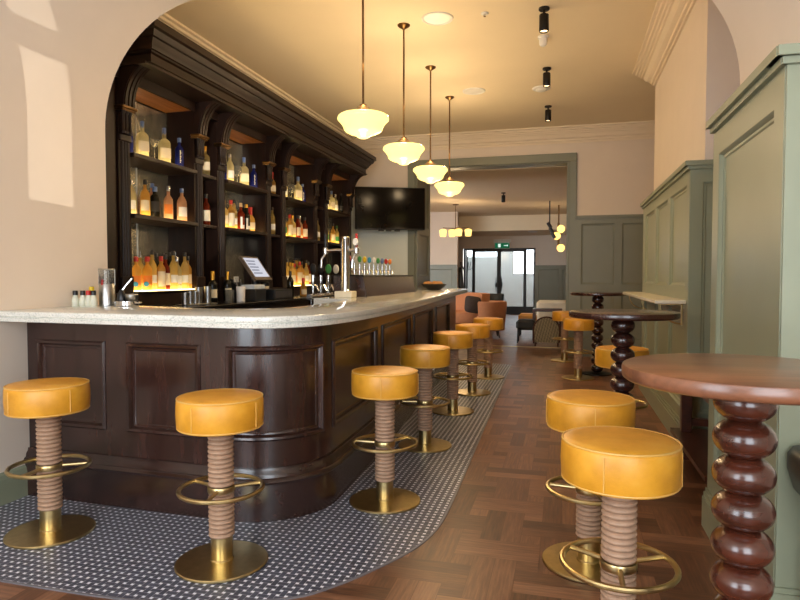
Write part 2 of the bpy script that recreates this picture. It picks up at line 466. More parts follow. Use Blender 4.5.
# near pier: side face X=.75 (Y 3.58 -> 2.5), end face Y=2.5 facing the camera
mb = MB()
panelling(mb, flat((.75, 3.58, 0), (0, -1, 0), (-1, 0, 0)), 1.08, 2.12, [(.12, .97, .34, 1.95)], back=-.16, ends=(0, 1))
panelling(mb, flat((.753, 2.488, 0), (1, 0, 0), (0, -1, 0)), .95, 2.12, [(.24, .85, .34, 1.95)], back=-.1, ends=(1, 0))
struct('trim_3', mb, M['sage'], 'tall sage green panelled pier end beside the near high table', 'wall panelling', 30)
mb = MB()
panelling(mb, flat((.9, 7.85, 0), (0, -1, 0), (-1, 0, 0)), 2.8, 2.17, [(.2, .92, 1.25, 2.03), (1.06, 1.78, 1.25, 2.03), (1.92, 2.68, 1.25, 2.03), (.2, .92, .3, 1.08), (1.06, 1.78, .3, 1.08), (1.92, 2.68, .3, 1.08)], back=-.11, ends=(0, 1))
panelling(mb, flat((.903, 5.038, 0), (1, 0, 0), (0, -1, 0)), 1.3, 2.17, [(.085, 1.2, .3, 2.03)], back=-.05, ends=(1, 0))
struct('trim_4', mb, M['sage'], 'sage green wainscot on the chimney breast with the marble ledge', 'wall panelling', 30)
mb = MB()
panelling(mb, flat((.17, 10.74, 0), (1, 0, 0), (0, -1, 0)), 2.03, 2.32, [(.1, .62, 1.2, 2.2), (.74, 1.26, 1.2, 2.2), (1.38, 1.93, 1.2, 2.2), (.1, .62, .3, 1.08), (.74, 1.26, .3, 1.08), (1.38, 1.93, .3, 1.08)], back=-.06)
struct('trim_5', mb, M['sage_dark'], 'grey green wainscot on the back wall behind the far table', 'wall panelling', 30)
# opening frame and panelled reveals
mb = MB()
for (a, b) in ((XL-.13, XL), (XR, XR+.12)): mb.box(a, b, 10.75, 10.8, 0, ZH+.14, b=.006)
mb.box(XL-.13, XR+.12, 10.74, 10.8, ZH, ZH+.14, b=.006)
cells = [(.15, .95, .3, 1.2), (.15, .95, 1.34, 2.1), (.15, .95, 2.24, 3.1)]
panelling(mb, flat((XL+.035, 10.8, 0), (0, 1, 0), (1, 0, 0)), 1.1, ZH, cells, plinth=.16, cap=False)
panelling(mb, flat((XR-.035, 11.9, 0), (0, -1, 0), (-1, 0, 0)), 1.1, ZH, cells, plinth=.16, cap=False)
mb.box(XL, XR, 10.8, 11.1, ZH-.012, ZH)
struct('trim_6', mb, M['sage_dark'], 'grey green panelled lining of the wide opening', 'door lining', 30)
mb = MB()
mb.box(-3.15, -3.132, -1.2, 3.02, 0, .15); mb.prism([(-3.15, .15), (-3.132, .15), (-3.138, .175), (-3.15, .19)], -1.2, 3.02, 'Y')
struct('baseboard_left', mb, M['sage'], 'sage green baseboard along the left wall up to the bar', 'baseboard', 0)

# ------------------------------------------------------------------ floors
def floor():
    W, L = .2, .4; d = (L-W)/2; p = (L+W)/2
    v = []; f = []; tone = []; uvs = []
    def rect(x0, x1, y0, y1, along_y, n):
        for k in range(n):
            if along_y: a0, a1, b0, b1 = x0+(x1-x0)*k/n, x0+(x1-x0)*(k+1)/n, y0, y1
            else: a0, a1, b0, b1 = x0, x1, y0+(y1-y0)*k/n, y0+(y1-y0)*(k+1)/n
            g = .0012; o = len(v); q = [(a0+g, b0+g), (a1-g, b0+g), (a1-g, b1-g), (a0+g, b1-g)]
            v.extend((x, y, 0) for x, y in q); f.append((o, o+1, o+2, o+3)); tone.append(rnd.random())
            ou, ow = rnd.random()*50, rnd.random()*50
            uvs.extend(((y+ou, x+ow) if along_y else (x+ou, y+ow)) for x, y in q)
    for i in range(-21, 10):
        for j in range(-5, 84):
            cx, cy = i*p, j*p
            if cy < -1.3 or cy > 24.8 or cx < -6.4 or cx > 2.5: continue
            if cy < 11.6 and cx < -4.2: continue
            if (i+j) % 2 == 0: rect(cx-W/2, cx+W/2, cy-L/2, cy+L/2, True, 2)
            else: rect(cx-L/2, cx+L/2, cy-W/2, cy+W/2, False, 2)
            rect(cx+p/2-d/2, cx+p/2+d/2, cy+p/2-d/2, cy+p/2+d/2, bool((i+j) % 2), 1)
    o = len(v); v.extend([(-6.8, -1.6, -.004), (2.8, -1.6, -.004), (2.8, 25.2, -.004), (-6.8, 25.2, -.004)]); f.append((o, o+1, o+2, o+3)); tone.append(.0); uvs.extend([(0, 0)]*4)
    me = bpy.data.meshes.new('floor'); me.from_pydata(v, [], f)
    ca = me.color_attributes.new('tone', 'FLOAT_COLOR', 'CORNER'); ul = me.uv_layers.new(name='UVMap')
    for pl in me.polygons:
        for li in pl.loop_indices:
            ca.data[li].color = (tone[pl.index],)*3 + (1,); ul.data[li].uv = uvs[li]
    me.materials.append(M['parquet']); me.update()
    tag(link('floor', me), 'smoked oak block parquet floor running through both rooms', 'floor', None, 'structure')
floor()
TILE = [(-3.15, 2.15), (-1.9, 2.13), (-1.45, 2.19), (-1.1, 2.31), (-.95, 2.45), (-.805, 2.68), (-.69, 2.93), (-.638, 3.2), (-.632, 3.6), (-.645, 4.25), (-.668, 5.3), (-.7, 6.7), (-.76, 9.4)]
def catmull(P, n=6):
    out = []
    for i in range(len(P)-1):
        p0 = P[max(i-1, 0)]; p1 = P[i]; p2 = P[i+1]; p3 = P[min(i+2, len(P)-1)]
        for k in range(n):
            t = k/n
            out.append(tuple(.5*((2*b) + (-a+c)*t + (2*a-5*b+4*c-d)*t*t + (-a+3*b-3*c+d)*t**3) for a, b, c, d in zip(p0, p1, p2, p3)))
    return out + [tuple(P[-1])]
TE = catmull(TILE)
mb = MB(); mb.prism(TE + [(-1.95, 9.8), (-1.95, 3.5), (-3.15, 3.5)], 0, .004)
struct('floor_tiles', mb, M['tile'], 'black and white basketweave mosaic tiles curving round the bar foot', 'floor tiles', 0)
mb = MB(); mb.sweep([(0, 0), (.012, 0), (.012, .0048), (0, .0048)], TE)
struct('trim_7', mb, M['tile_edge'], 'grey edging strip between mosaic tiles and parquet', 'floor trim', 0)
mb = MB(); mb.box(XL+.06, XR-.06, 11.86, 11.94, 0, .008)
struct('trim_8', mb, M['brass'], 'brass threshold strip across the opening to the next room', 'floor trim', 0)

# ------------------------------------------------------------------ next room and lobby
mb = MB(); mb.box(-6.6, 2.6, 11.9, 19.5, 3.22, 3.4); mb.box(XL+.001, XR-.001, 11.1, 11.9, 3.22, 3.4)
struct('ceiling_next_room', mb, M['ceiling'], 'higher ceiling of the next room seen through the opening', 'ceiling', 0)
mb = MB(); mb.box(-6.6, 2.6, 19.5, 19.7, 2.75, 3.4); mb.box(-6.6, 2.6, 19.7, 22.2, 2.75, 2.9)
struct('ceiling_lower', mb, M['ceiling'], 'lower far ceiling with bulkhead before the glazed doors', 'ceiling', 0)
mb = MB(); mb.box(-6.6, -6.45, 11.9, 22, 0, 3.3); mb.box(-6.45, -3.02, 18, 18.15, 0, 3.22)
struct('wall_next_left', mb, M['plaster'], 'cream wall of the next room left of the coat stand', 'wall', 0)
mb = MB(); panelling(mb, flat((-6.45, 17.95, 0), (1, 0, 0), (0, -1, 0)), 3.43, 1.66, [(.1+.83*k, .8+.83*k, .3, 1.55) for k in range(4)], back=-.05)
struct('trim_9', mb, M['sage_dark'], 'grey green wainscot left of the coat stand in the next room', 'wall panelling', 30)
mb = MB(); mb.box(2.4, 2.6, 11.9, 22, 0, 3.3)
struct('wall_next_right', mb, M['plaster'], 'cream right wall of the next room', 'wall', 0)
mb = MB(); mb.box(-6.6, -3.5, 22, 22.2, 0, 2.75); mb.box(-1.0, 2.6, 22, 22.2, 0, 2.75); mb.box(-3.5, -1.0, 22, 22.2, 2.32, 2.75)
struct('wall_far', mb, M['plaster'], 'cream far wall above and beside the glazed double doors', 'wall', 0)
mb = MB(); panelling(mb, flat((-.98, 21.95, 0), (1, 0, 0), (0, -1, 0)), 3.3, 1.7, [(.12+.8*k, .8+.8*k, .3, 1.58) for k in range(4)], back=-.05)
struct('trim_10', mb, M['sage_dark'], 'grey green wainscot right of the glazed doors', 'wall panelling', 30)
mb = MB()  # no lobby roof: left open so extra daylight brightens the walls
mb.box(-4.6, -4.5, 22.2, 25, 0, 2.75); mb.box(.4, .5, 22.2, 25, 0, 2.75)
mb.box(-4.6, -3.8, 25, 25.1, 0, 2.75); mb.box(-3.8, -2.45, 25, 25.1, 0, 2.12); mb.box(-3.8, -2.45, 25, 25.1, 2.45, 2.75)
mb.box(-2.45, -1.95, 25, 25.1, 0, 2.75); mb.box(-1.95, -1.1, 25, 25.1, 0, 1.45); mb.box(-1.95, -1.1, 25, 25.1, 2.45, 2.75); mb.box(-1.1, .5, 25, 25.1, 0, 2.75)
struct('wall_lobby', mb, M['lobby'], 'grey lobby walls seen through the glazed doors', 'wall', 0)
def far_doors():
    t = thing('door_1', 'black framed glazed double doors with side lights at the far end', 'door', (-2.21, 22.05, 0)); t['kind'] = 'structure'
    f = MB(); X0, X1 = -1.25, 1.25
    for x in (X0, X0+.3, -.035, X1-.37, X1-.06): f.box(x, x+.06, -.05, .05, 0, 2.32)
    f.box(X0, X1, -.05, .05, 2.26, 2.32)
    f.build('door_frame', M['door_metal'], t, 0)
    for x0, x1 in ((X0+.36, -.035), (.025, X1-.37)):
        d = MB(); d.box(x0, x1, -.03, .03, 0, .28); d.box(x0, x0+.04, -.03, .03, .28, 2.26); d.box(x1-.04, x1, -.03, .03, .28, 2.26); d.box(x0, x1, -.03, .03, 2.2, 2.26)
        lf = d.build('door_leaf', M['door_metal'], t, 0)
        g = MB(); g.box(x0+.04, x1-.04, -.008, .008, .28, 2.2); g.build('pane', M['door_frost'], lf, 0)
    for x0, x1 in ((X0+.06, X0+.3), (X1-.31, X1-.06)):
        d = MB(); d.box(x0, x1, -.03, .03, 0, .28); lf = d.build('side_panel', M['door_metal'], t, 0)
        g = MB(); g.box(x0, x1, -.008, .008, .28, 2.26); g.build('pane', M['door_frost'], lf, 0)
    h = MB(); h.box(-.14, -.04, -.1, -.05, .95, 1.12, b=.01); h.box(.03, .13, -.1, -.05, .95, 1.12, b=.01)
    h.tube([(-.1, -.1, .8), (-.1, -.1, 1.3)], .015); h.tube([(.09, -.1, .8), (.09, -.1, 1.3)], .015)
    h.build('handle', M['black'], t)
far_doors()
# ------------------------------------------------------------------ front bar
def bar_path():
    pts = [(-3.147, 3.05), (-2.4, 3.025), (-1.74, 3.0)]
    c = (-1.74, 3.42); r = .42
    for k in range(1, 20):
        a = -PI/2 + k/20*PI/2; pts.append((c[0]+r*math.cos(a), c[1]+r*math.sin(a)))
    for y in (3.5, 3.8, 4.2): pts.append((-1.32-.02*(y-3.42)/.78, y))
    n = 12
    for k in range(1, n+1): pts.append((-1.34-.345*k/n, 4.2+5.7*k/n))
    return pts
BP = bar_path(); BL = [0]
for a, b in zip(BP, BP[1:]): BL.append(BL[-1] + math.dist(a, b))
BN = []
for i in range(len(BP)):
    a = Vector(BP[max(i-1, 0)]); b = Vector(BP[min(i+1, len(BP)-1)]); t = (b-a).normalized(); BN.append(Vector((t.y, -t.x)))
def bar_map(s, z, o):
    i = 0
    while i < len(BL)-2 and BL[i+1] < s: i += 1
    t = (s-BL[i])/(BL[i+1]-BL[i]); t = min(max(t, 0), 1)
    p = Vector(BP[i]).lerp(Vector(BP[i+1]), t); n = BN[i].lerp(BN[i+1], t).normalized()
    return (p.x+n.x*o, p.y+n.y*o, z)
SL = BL[-1]
def bar_front():
    t = thing('bar_counter', 'dark mahogany panelled bar front with rounded corner under the pale worktop', 'bar', (-1.6, 4, .004))
    off = lambda s, z, o: tuple(Vector(bar_map(s, z, o)) - Vector((-1.6, 4, 0)))
    DS = .05
    cells = [(.065, .575), (.72, 1.215), (1.375, 1.965), (2.08, 3.09), (3.27, 4.49), (4.68, 5.95), (6.26, 7.66)]
    b = MB(); b.mbox(off, 0, SL, 0, 1.066, -.35, -.022, DS)
    ss = [0] + [x for c in cells for x in c] + [SL]
    b.mbox(off, 0, SL, .28, .43, -.03, 0, DS); b.mbox(off, 0, SL, .95, 1.066, -.03, 0, DS)
    for k in range(0, len(ss), 2): b.mbox(off, ss[k], ss[k+1], .43, .95, -.03, 0, DS)
    b.build('carcass', M['mahogany'], t, 40)
    for c in cells:
        p = MB(); p.mpanel(off, c[0], c[1], .43, .95, [(0, -.005), (0, .004), (.01, .014), (.022, .012), (.03, .002), (.034, -.012), (.045, -.014), (.05, -.019)], DS)
        p.build('panel', M['mahogany'], t, 40)
    p = MB(); p.mbox(off, 0, SL, 0, .2, -.02, .035, DS); p.build('plinth', M['mahogany_h'], t, 40)
    m = MB(); prof = [(.2, 0), (.2, .04), (.214, .048), (.228, .04), (.234, .03), (.255, .026), (.27, .014), (.285, .012), (.285, 0)]
    n = int(SL/DS); vs = []; fs = []; k = len(prof)
    for i in range(n+1):
        for z, o in prof: vs.append(off(SL*i/n, z, o))
    for i in range(n):
        for j in range(k-1): fs.append((i*k+j, (i+1)*k+j, (i+1)*k+j+1, i*k+j+1))
    fs.append(tuple(range(k))); fs.append(tuple(n*k+j for j in reversed(range(k))))
    m.add(vs, fs); m.build('base_moulding', M['mahogany_h'], t, 40)
    e = MB(); p0 = off(SL, 0, 0)
    e.box(p0[0]-.8, p0[0], p0[1]-.03, p0[1], 0, 1.066); e.build('end_panel', M['mahogany'], t, 0)
bar_front()
WT = 1.1325
def worktop():
    outer = catmull([(-3.148, 2.84), (-2.45, 2.805), (-1.85, 2.765), (-1.6, 2.75), (-1.42, 2.79), (-1.26, 2.94), (-1.18, 3.2), (-1.145, 3.6), (-1.145, 4.1), (-1.18, 5.1), (-1.29, 6.6), (-1.385, 8.0), (-1.465, 9.6), (-1.5, 9.95), (-1.6, 10.15), (-1.8, 10.25)], 6)
    inner = [(-2.3, 10.25), (-2.25, 8.0), (-2.2, 5.25), (-1.8, 5.15), (-1.72, 4.5), (-1.68, 3.9)] + catmull([(-1.68, 3.9), (-1.71, 3.62), (-1.85, 3.46), (-2.15, 3.40), (-2.7, 3.58), (-3.148, 3.73)], 5)[1:]
    n = len(outer)
    nor = []
    for i in range(n):
        a = Vector(outer[max(i-1, 0)]); b = Vector(outer[min(i+1, n-1)]); t = (b-a).normalized(); nor.append(Vector((-t.y, t.x)))
    loops = [(.014, 1.07), (.005, 1.0735), (.003, 1.094), (.011, 1.0975), (.011, 1.1), (.001, 1.103), (0, 1.108), (0, 1.124), (.003, 1.130), (.009, WT)]
    mb = MB(); vs = []; fs = []; N = n+len(inner)
    for d, z in loops:
        vs += [(outer[i][0]+nor[i].x*d, outer[i][1]+nor[i].y*d, z) for i in range(n)] + [(x, y, z) for x, y in inner]
    for q in range(len(loops)-1):
        for k in range(N):
            k2 = (k+1) % N; fs.append((q*N+k, q*N+k2, (q+1)*N+k2, (q+1)*N+k))
    fs.append(tuple(reversed(range(N)))); fs.append(tuple((len(loops)-1)*N+k for k in range(N)))
    mb.add(vs, fs); o = mb.build('worktop', M['marble'], None, 40)
    tag(o, 'long pale speckled marble worktop lying on the dark bar front', 'worktop')
worktop()

# ------------------------------------------------------------------ back bar cabinet
XF, XB = -3.5, -3.84
BAYS = [4.48+1.5*k for k in range(4)]; BW = .93
Z_TOP, Z_MID, Z_LEDGE, Z_BC = 2.37, 1.86, 1.21, 1.08
def back_bar():
    O = Vector((-3.6, 7.2, 0))
    t = thing('back_bar_cabinet', 'tall dark wood back bar with four arched mirrored bays and heavy cornice', 'back bar cabinet', tuple(O))
    def B(mb, name, mats, par=t, ang=35):
        mb.v = [(x-O.x, y-O.y, z-O.z) for x, y, z in mb.v]; return mb.build(name, mats, par, ang)
    # carcass: end panels, niche backs, back board
    c = MB(); c.box(-3.85, -3.83, 4.02, 10.1, Z_BC, 3.05)
    c.box(XB, XF-.04, 4.02, 4.34, Z_BC, 3.05); c.box(XB, XF-.02, 4.06, 4.3, 1.3, 2.9)
    for k in range(3):
        y0 = BAYS[k]+BW+.15; c.box(XB, -3.74, y0, y0+.27, Z_BC, 3.05)
    c.box(XB, -3.48, 4.02, 10.1, Z_BC, Z_LEDGE-.02)
    B(c, 'carcass', M['cabinet'], t, 0)
    # posts
    ys = [(4.34, 4.48)]
    for k in range(4):
        a = BAYS[k]+BW; ys.append((a, a+.15))
        if k < 3: ys.append((a+.42, a+.57))
    for a, b in ys:
        p = MB(); m = (a+b)/2
        p.box(XB, XF-.02, a, b, Z_BC, 3.05); p.box(XF-.03, XF, a, b, Z_BC, Z_BC+.25, b=.006)
        p.box(XF-.03, XF, a+.0, b-.0, 2.44, 2.5, b=.008)
        for q in (-.032, 0, .032): p.cyl((XF-.018, m+q, Z_BC+.25), .014, 2.44-Z_BC-.25, 10)
        po = B(p, 'post', M['cabinet'])
        r = MB()
        for q in (-.042, 0, .042): r.lathe([(0, 2.5), (.02, 2.5), (.022, 2.52), (.015, 2.53), (.015, 2.66), (.021, 2.67), (.021, 2.69), (0, 2.69)], (XF+.004, m+q, 0), 14)
        B(r, 'reeded_column', M['cabinet'], po)
        q = MB(); q.box(XF-.05, XF+.035, a-.012, b+.012, 2.685, 2.70, b=.004); q.box(XF-.05, XF+.05, a-.02, b+.02, 2.70, 2.725, b=.006)
        B(q, 'capital', M['bronze'], po)
        k = MB(); n = 12
        def cove(ins):
            cv = [(-3.22-(.25-ins)*math.cos(i*PI/2/n)-0, 2.725+(.325)*math.sin(i*PI/2/n)) for i in range(n+1)]
            return [(-3.6, 2.725)] + cv + [(-3.6, 3.05)]
        k.prism(cove(0), a+.004, b-.004, 'Y')
        for w in (-.045, 0, .045): k.prism(cove(.012), m+w-.014, m+w+.014, 'Y')
        B(k, 'bracket', M['cabinet'], po)
    # cornice
    c = MB(); pr = [(-.2, 3.05), (.04, 3.05), (.045, 3.062), (.03, 3.07), (.04, 3.075), (.04, 3.14), (.06, 3.15), (.06, 3.165), (.075, 3.17), (.085, 3.2), (.11, 3.225), (.115, 3.24), (.135, 3.245), (.15, 3.275), (.155, 3.29), (.18, 3.3), (.18, 3.36), (-.2, 3.36)]
    c.sweep(pr, [(-3.84, 4.46), (-3.3, 4.46), (-3.3, 10.04), (-3.84, 10.04)])
    B(c, 'cornice', M['cabinet_h'])
    g = MB(); g.sweep([(.03, 3.046), (.048, 3.046), (.05, 3.052), (.03, 3.056)], [(-3.84, 4.46), (-3.3, 4.46), (-3.3, 10.04), (-3.84, 10.04)])
    B(g, 'gilt_bead', M['bronze'])
    f = MB(); f.box(XF-.03, XF, 4.3, 10.05, 2.945, 3.05); f.box(XF, -3.24, 4.32, 10.02, 3.03, 3.05); B(f, 'frieze', M['cabinet_h'], t, 0)
    for k, y in enumerate(BAYS):
        s = MB(); s.box(XB, XF-.03, y, y+BW, 2.95, 2.97); B(s, 'soffit', M['soffit'], t, 0)
        m = MB(); m.box(-3.83, -3.822, y, y+BW*.5-.006, Z_BC+.13, 2.93); m.box(-3.83, -3.822, y+BW*.5+.006, y+BW, Z_BC+.13, 2.93)
        mo = B(m, 'mirror', M['mirror'], t, 0)
        j = MB(); j.box(-3.83, -3.815, y+BW*.5-.006, y+BW*.5+.006, Z_BC+.13, 2.93); B(j, 'joint_strip', M['steel'], mo, 0)
        for z in (Z_TOP, Z_MID):
            s = MB(); s.box(XB, XF+.02, y, y+BW, z-.04, z, b=.006); sh = B(s, 'shelf', M['cabinet_h'])
            l = MB(); l.box(-3.67, -3.57, y+.015, y+BW-.015, z-.002, z+.001); B(l, 'led_strip', M['led'], sh, 0)
        s = MB(); s.box(XB, XF+.02, y, y+BW, Z_LEDGE-.04, Z_LEDGE-.008, b=.004); sh = B(s, 'bottle_ledge', M['cabinet_h'])
        if k in (0, 2):
            l = MB(); l.box(-3.81, XF+.015, y+.01, y+BW-.01, Z_LEDGE-.008, Z_LEDGE); B(l, 'light_panel', M['ledge_light'], sh, 0)
        if k < 3:
            y0 = y+BW+.15
            for z in (Z_TOP, Z_MID):
                s = MB(); s.box(XB, XF-.03, y0, y0+.27, z-.03, z); B(s, 'niche_shelf', M['cabinet_h'], t, 0)
    # working counter
    t = thing('working_counter', 'black topped working counter with dark cupboards below the mirrored bays', 'counter', tuple(O))
    w = MB(); w.box(-3.83, -2.95, 4.02, 10.1, Z_BC-.03, Z_BC-.001, b=.006); B(w, 'work_surface', M['counter_black'], t)
    b = MB(); b.box(-3.82, -3.0, 4.04, 10.08, 0, Z_BC-.03)
    B(b, 'carcass', M['cabinet'], t, 0)
    for i in range(8):
        d = MB(); y = 4.08+i*.75; d.box(-3.0, -2.975, y, y+.71, .12, .98, b=.006); dd = B(d, 'cupboard_door', M['cabinet'], t)
        h = MB(); h.tube([(-2.955, y+.64, .6), (-2.955, y+.64, .75)], .008); B(h, 'handle', M['brass'], dd)
M['ledge_light'] = emit('lit bottle ledge', (255,214,140), 1.0, (6.0, 4.4, 2.0, 1))
M['counter_black'] = plain('black stone counter', (30,28,28), .2)
back_bar()
# ------------------------------------------------------------------ bar stools
TZ = .0045
def make_stool(loc, rz, label):
    t = thing('bar_stool', label, 'bar stool', loc, rz, 'mustard leather bar stools on brass discs')
    b = MB(); b.lathe([(0,0),(.207,0),(.21,.004),(.21,.009),(.206,.013),(.1,.017),(0,.019)], n=56); b.build('base_plate', M['brass'], t)
    f = MB(); f.lathe([(0,.016),(.054,.016),(.054,.022),(.05,.026),(.05,.128),(0,.128)], n=32); f.build('ferrule', M['brass'], t)
    pr = [(0,.126)]; z = .126; st = .0215
    while z < .625:
        for q in range(5): a = q/5*PI; pr.append((.047+.012*math.sin(a)**.6, z+st*q/5))
        z += st
    pr += [(.0535, z), (0, z)]
    c = MB(); c.lathe(pr, n=30); c.build('wrapped_column', M['rope'], t, 60)
    k = MB(); k.lathe([(0,.334),(.06,.334),(.062,.338),(.062,.358),(.06,.362),(0,.362)], n=30); col = k.build('footrest_collar', M['brass'], t)
    r = MB(); r.torus((0,0,.348), .187, .0105, 56, 10); r.build('footrest_ring', M['brass'], t)
    for a in (-PI/2, PI/6, PI*5/6):
        s = MB(); s.tube([(.055*math.cos(a), .055*math.sin(a), .348), (.185*math.cos(a), .185*math.sin(a), .348)], .009, 10)
        s.build('footrest_spoke', M['brass'], t)
    s = MB(); s.lathe([(0,.6320),(.17,.6320),(.188,.6370),(.193,.6500),(.196,.7050),(.194,.7590),(.19,.7720),(.183,.7770),(.15,.7830),(.08,.7860),(0,.7870)], n=56)
    se = s.build('seat', M['leather'], t, 50)
    p = MB(); p.torus((0,0,.7740), .1905, .0035, 56, 6); p.torus((0,0,.6430), .1905, .003, 56, 6)
    for a in (-1.9, -.33, 1.24, 2.81): p.tube([(.1958*math.cos(a), .1958*math.sin(a), z) for z in (.65,.68,.71,.7600)], .0022, 6)
    p.build('piping', M['piping'], se)
    return t
ST = [(-2.56, 2.6, TZ, .05, 'mustard bar stool at the left end of the bar, against the cream wall'),
 (-1.523, 2.527, TZ, .2, 'mustard bar stool in front of the curved bar corner, second from the left wall'),
 (-1.009, 3.469, TZ, .5, 'mustard bar stool just past the rounded corner, first along the long bar side'),
 (-1.04, 4.70, TZ, .7, 'second mustard bar stool along the long side of the bar'),
 (-1.045, 5.98, TZ, .3, 'third mustard bar stool along the long side of the bar'),
 (-1.0, 7.0, TZ, .9, 'fourth mustard bar stool along the long side of the bar'),
 (-.955, 8.15, TZ, .4, 'farthest mustard bar stool along the long side of the bar'),
 (.19, 2.21, .0005, .0, 'large foreground mustard bar stool beside the near walnut table'),
 (.122, 2.96, .0005, .4, 'mustard bar stool just behind the foreground stool on the parquet'),
 (.437, 5.05, .0005, .2, 'mustard stool tucked behind the leg of the middle high table'),
 (.19, 8.4, .0005, .6, 'mustard stool in front of the far high table, nearer of two'),
 (.02, 10.1, .0005, .1, 'mustard stool farthest back, beside the green opening frame')]
s0 = make_stool(ST[0][:3], ST[0][3], ST[0][4])
for x, y, z, rz, lb in ST[1:]: copy_tree(s0, (x, y, z), rz, lb)

# ------------------------------------------------------------------ high tables on bobbin legs
def make_table(loc, rz, label, top_mat, leg_mat, r, zt):
    t = thing('high_table', label, 'high table', loc, rz, 'round high tables on bobbin legs')
    h = .042
    a = MB(); a.lathe([(0,zt-h),(r-.01,zt-h),(r-.002,zt-h+.006),(r,zt-h+.014),(r,zt-.01),(r-.003,zt-.003),(r-.01,zt),(0,zt)], n=72); a.build('tabletop', top_mat, t, 40)
    n = 10; z0 = .03; z1 = zt-h-.004; ph = (z1-z0)/n; pr = [(0,z0)]
    for i in range(n):
        for q in range(13):
            u = -1+2*q/12
            rr = .08*(max(0, 1-(.87*abs(u))**2.1))**.5
            pr.append((max(rr, .036), z0+ph*(i+.5+u*.5)))
    pr.append((0, z1))
    l = MB(); l.lathe(pr, n=36); l.build('bobbin_leg', leg_mat, t, 60)
    b = MB(); b.lathe([(0,0),(.195,0),(.2,.006),(.198,.016),(.12,.024),(.06,.032),(0,.032)], n=48); b.build('base_plate', M['black_metal'], t)
    return t
make_table((.486, 1.885, .0005), .1, 'walnut topped round high table in the right foreground', M['walnut'], M['bobbin'], .322, 1.08)
make_table((.395, 4.5, .0005), .5, 'dark round high table with bobbin leg, middle of the three', M['ebony'], M['ebony'], .36, 1.09)
make_table((.447, 8.82, .0005), .9, 'small looking dark round high table by the back wall panelling', M['ebony'], M['ebony'], .36, 1.115)

# ------------------------------------------------------------------ marble ledge, bench, black stool
def wall_shelf():
    t = thing('wall_shelf', 'narrow cream marble drinks ledge on brass brackets along the wainscot', 'wall shelf', (.9, 6.2, 1.12))
    s = MB(); s.box(-.225, -.001, -1.1, 1.6, 0, .03, b=.005); s.build('slab', M['marble_shelf'], t)
    for y in (-.95, .25, 1.45):
        b = MB(); b.box(-.18, -.001, y-.012, y+.012, -.014, -.0005); b.box(-.014, -.001, y-.012, y+.012, -.17, -.002)
        b.tube([(-.014-.15*math.sin(a), y, -.16+.15*(1-math.cos(a))) for a in [i*PI/2/8 for i in range(9)]], .007)
        b.build('bracket', M['brass'], t)
wall_shelf()
def bench():
    t = thing('bench', 'dark wooden bench with low footboard in the recess by the pier', 'bench', (1.0, 4.35, 0))
    f = MB(); f.prism([(-.22,-.56),(-.17,-.62),(.2,-.62),(.2,.62),(-.22,.62)], .17, .2, 'Z'); f.build('footboard', M['bench_wood'], t, 0)
    for x, y in ((-.13,.52),(.13,.52),(-.13,-.5),(.13,-.5)):
        l = MB(); l.box(x-.035, x+.035, y-.035, y+.035, 0, .17, b=.005); l.box(x-.035, x+.035, y-.035, y+.035, .2, .6, b=.005); l.build('leg', M['bench_wood'], t)
    for y in (.515, -.495):
        s = MB(); s.box(-.1, .1, y-.025, y+.025, .25, .3); s.build('stretcher', M['bench_wood'], t, 0)
    s = MB(); s.box(-.2, .2, -.62, .62, .6, .64, b=.008); s.build('seat', M['bench_wood'], t)
bench()
def black_stool():
    t = thing('lounge_stool', 'black padded leather seat on slim metal legs at the right edge', 'stool', (1.035, 2.26, -.0))
    s = MB(); s.prism([(-.2,.53),(-.24,.58),(-.262,.65),(-.262,.705),(-.245,.73),(-.2,.74),(.2,.74),(.245,.73),(.262,.705),(.262,.65),(.24,.58),(.2,.53),(.12,.5),(-.12,.5)], -.2, .2, 'Y'); s.build('seat', M['black_leather'], t, 50)
    for x in (-.215, .215):
        for y in (-.15, .15):
            l = MB(); l.tube([(x*.9, y, .54), (x, y*1.1, 0)], [.011, .009], 10); l.build('leg', M['steel'], t)
            f = MB(); f.lathe([(0,0),(.02,0),(.022,.02),(.012,.05),(0,.05)], (x, y*1.1, 0), 12)
            f.build('foot_cap', M['bench_wood'], t)
    for y in (-.1575, .1575):
        r = MB(); r.box(-.21, .21, y-.0075, y+.0075, .3, .315); r.build('stretcher', M['steel'], t, 0)
M['black_leather'] = plain('black leather', (32,31,30), .4, 0, .1, 30, Coat_Weight=.2)
black_stool()

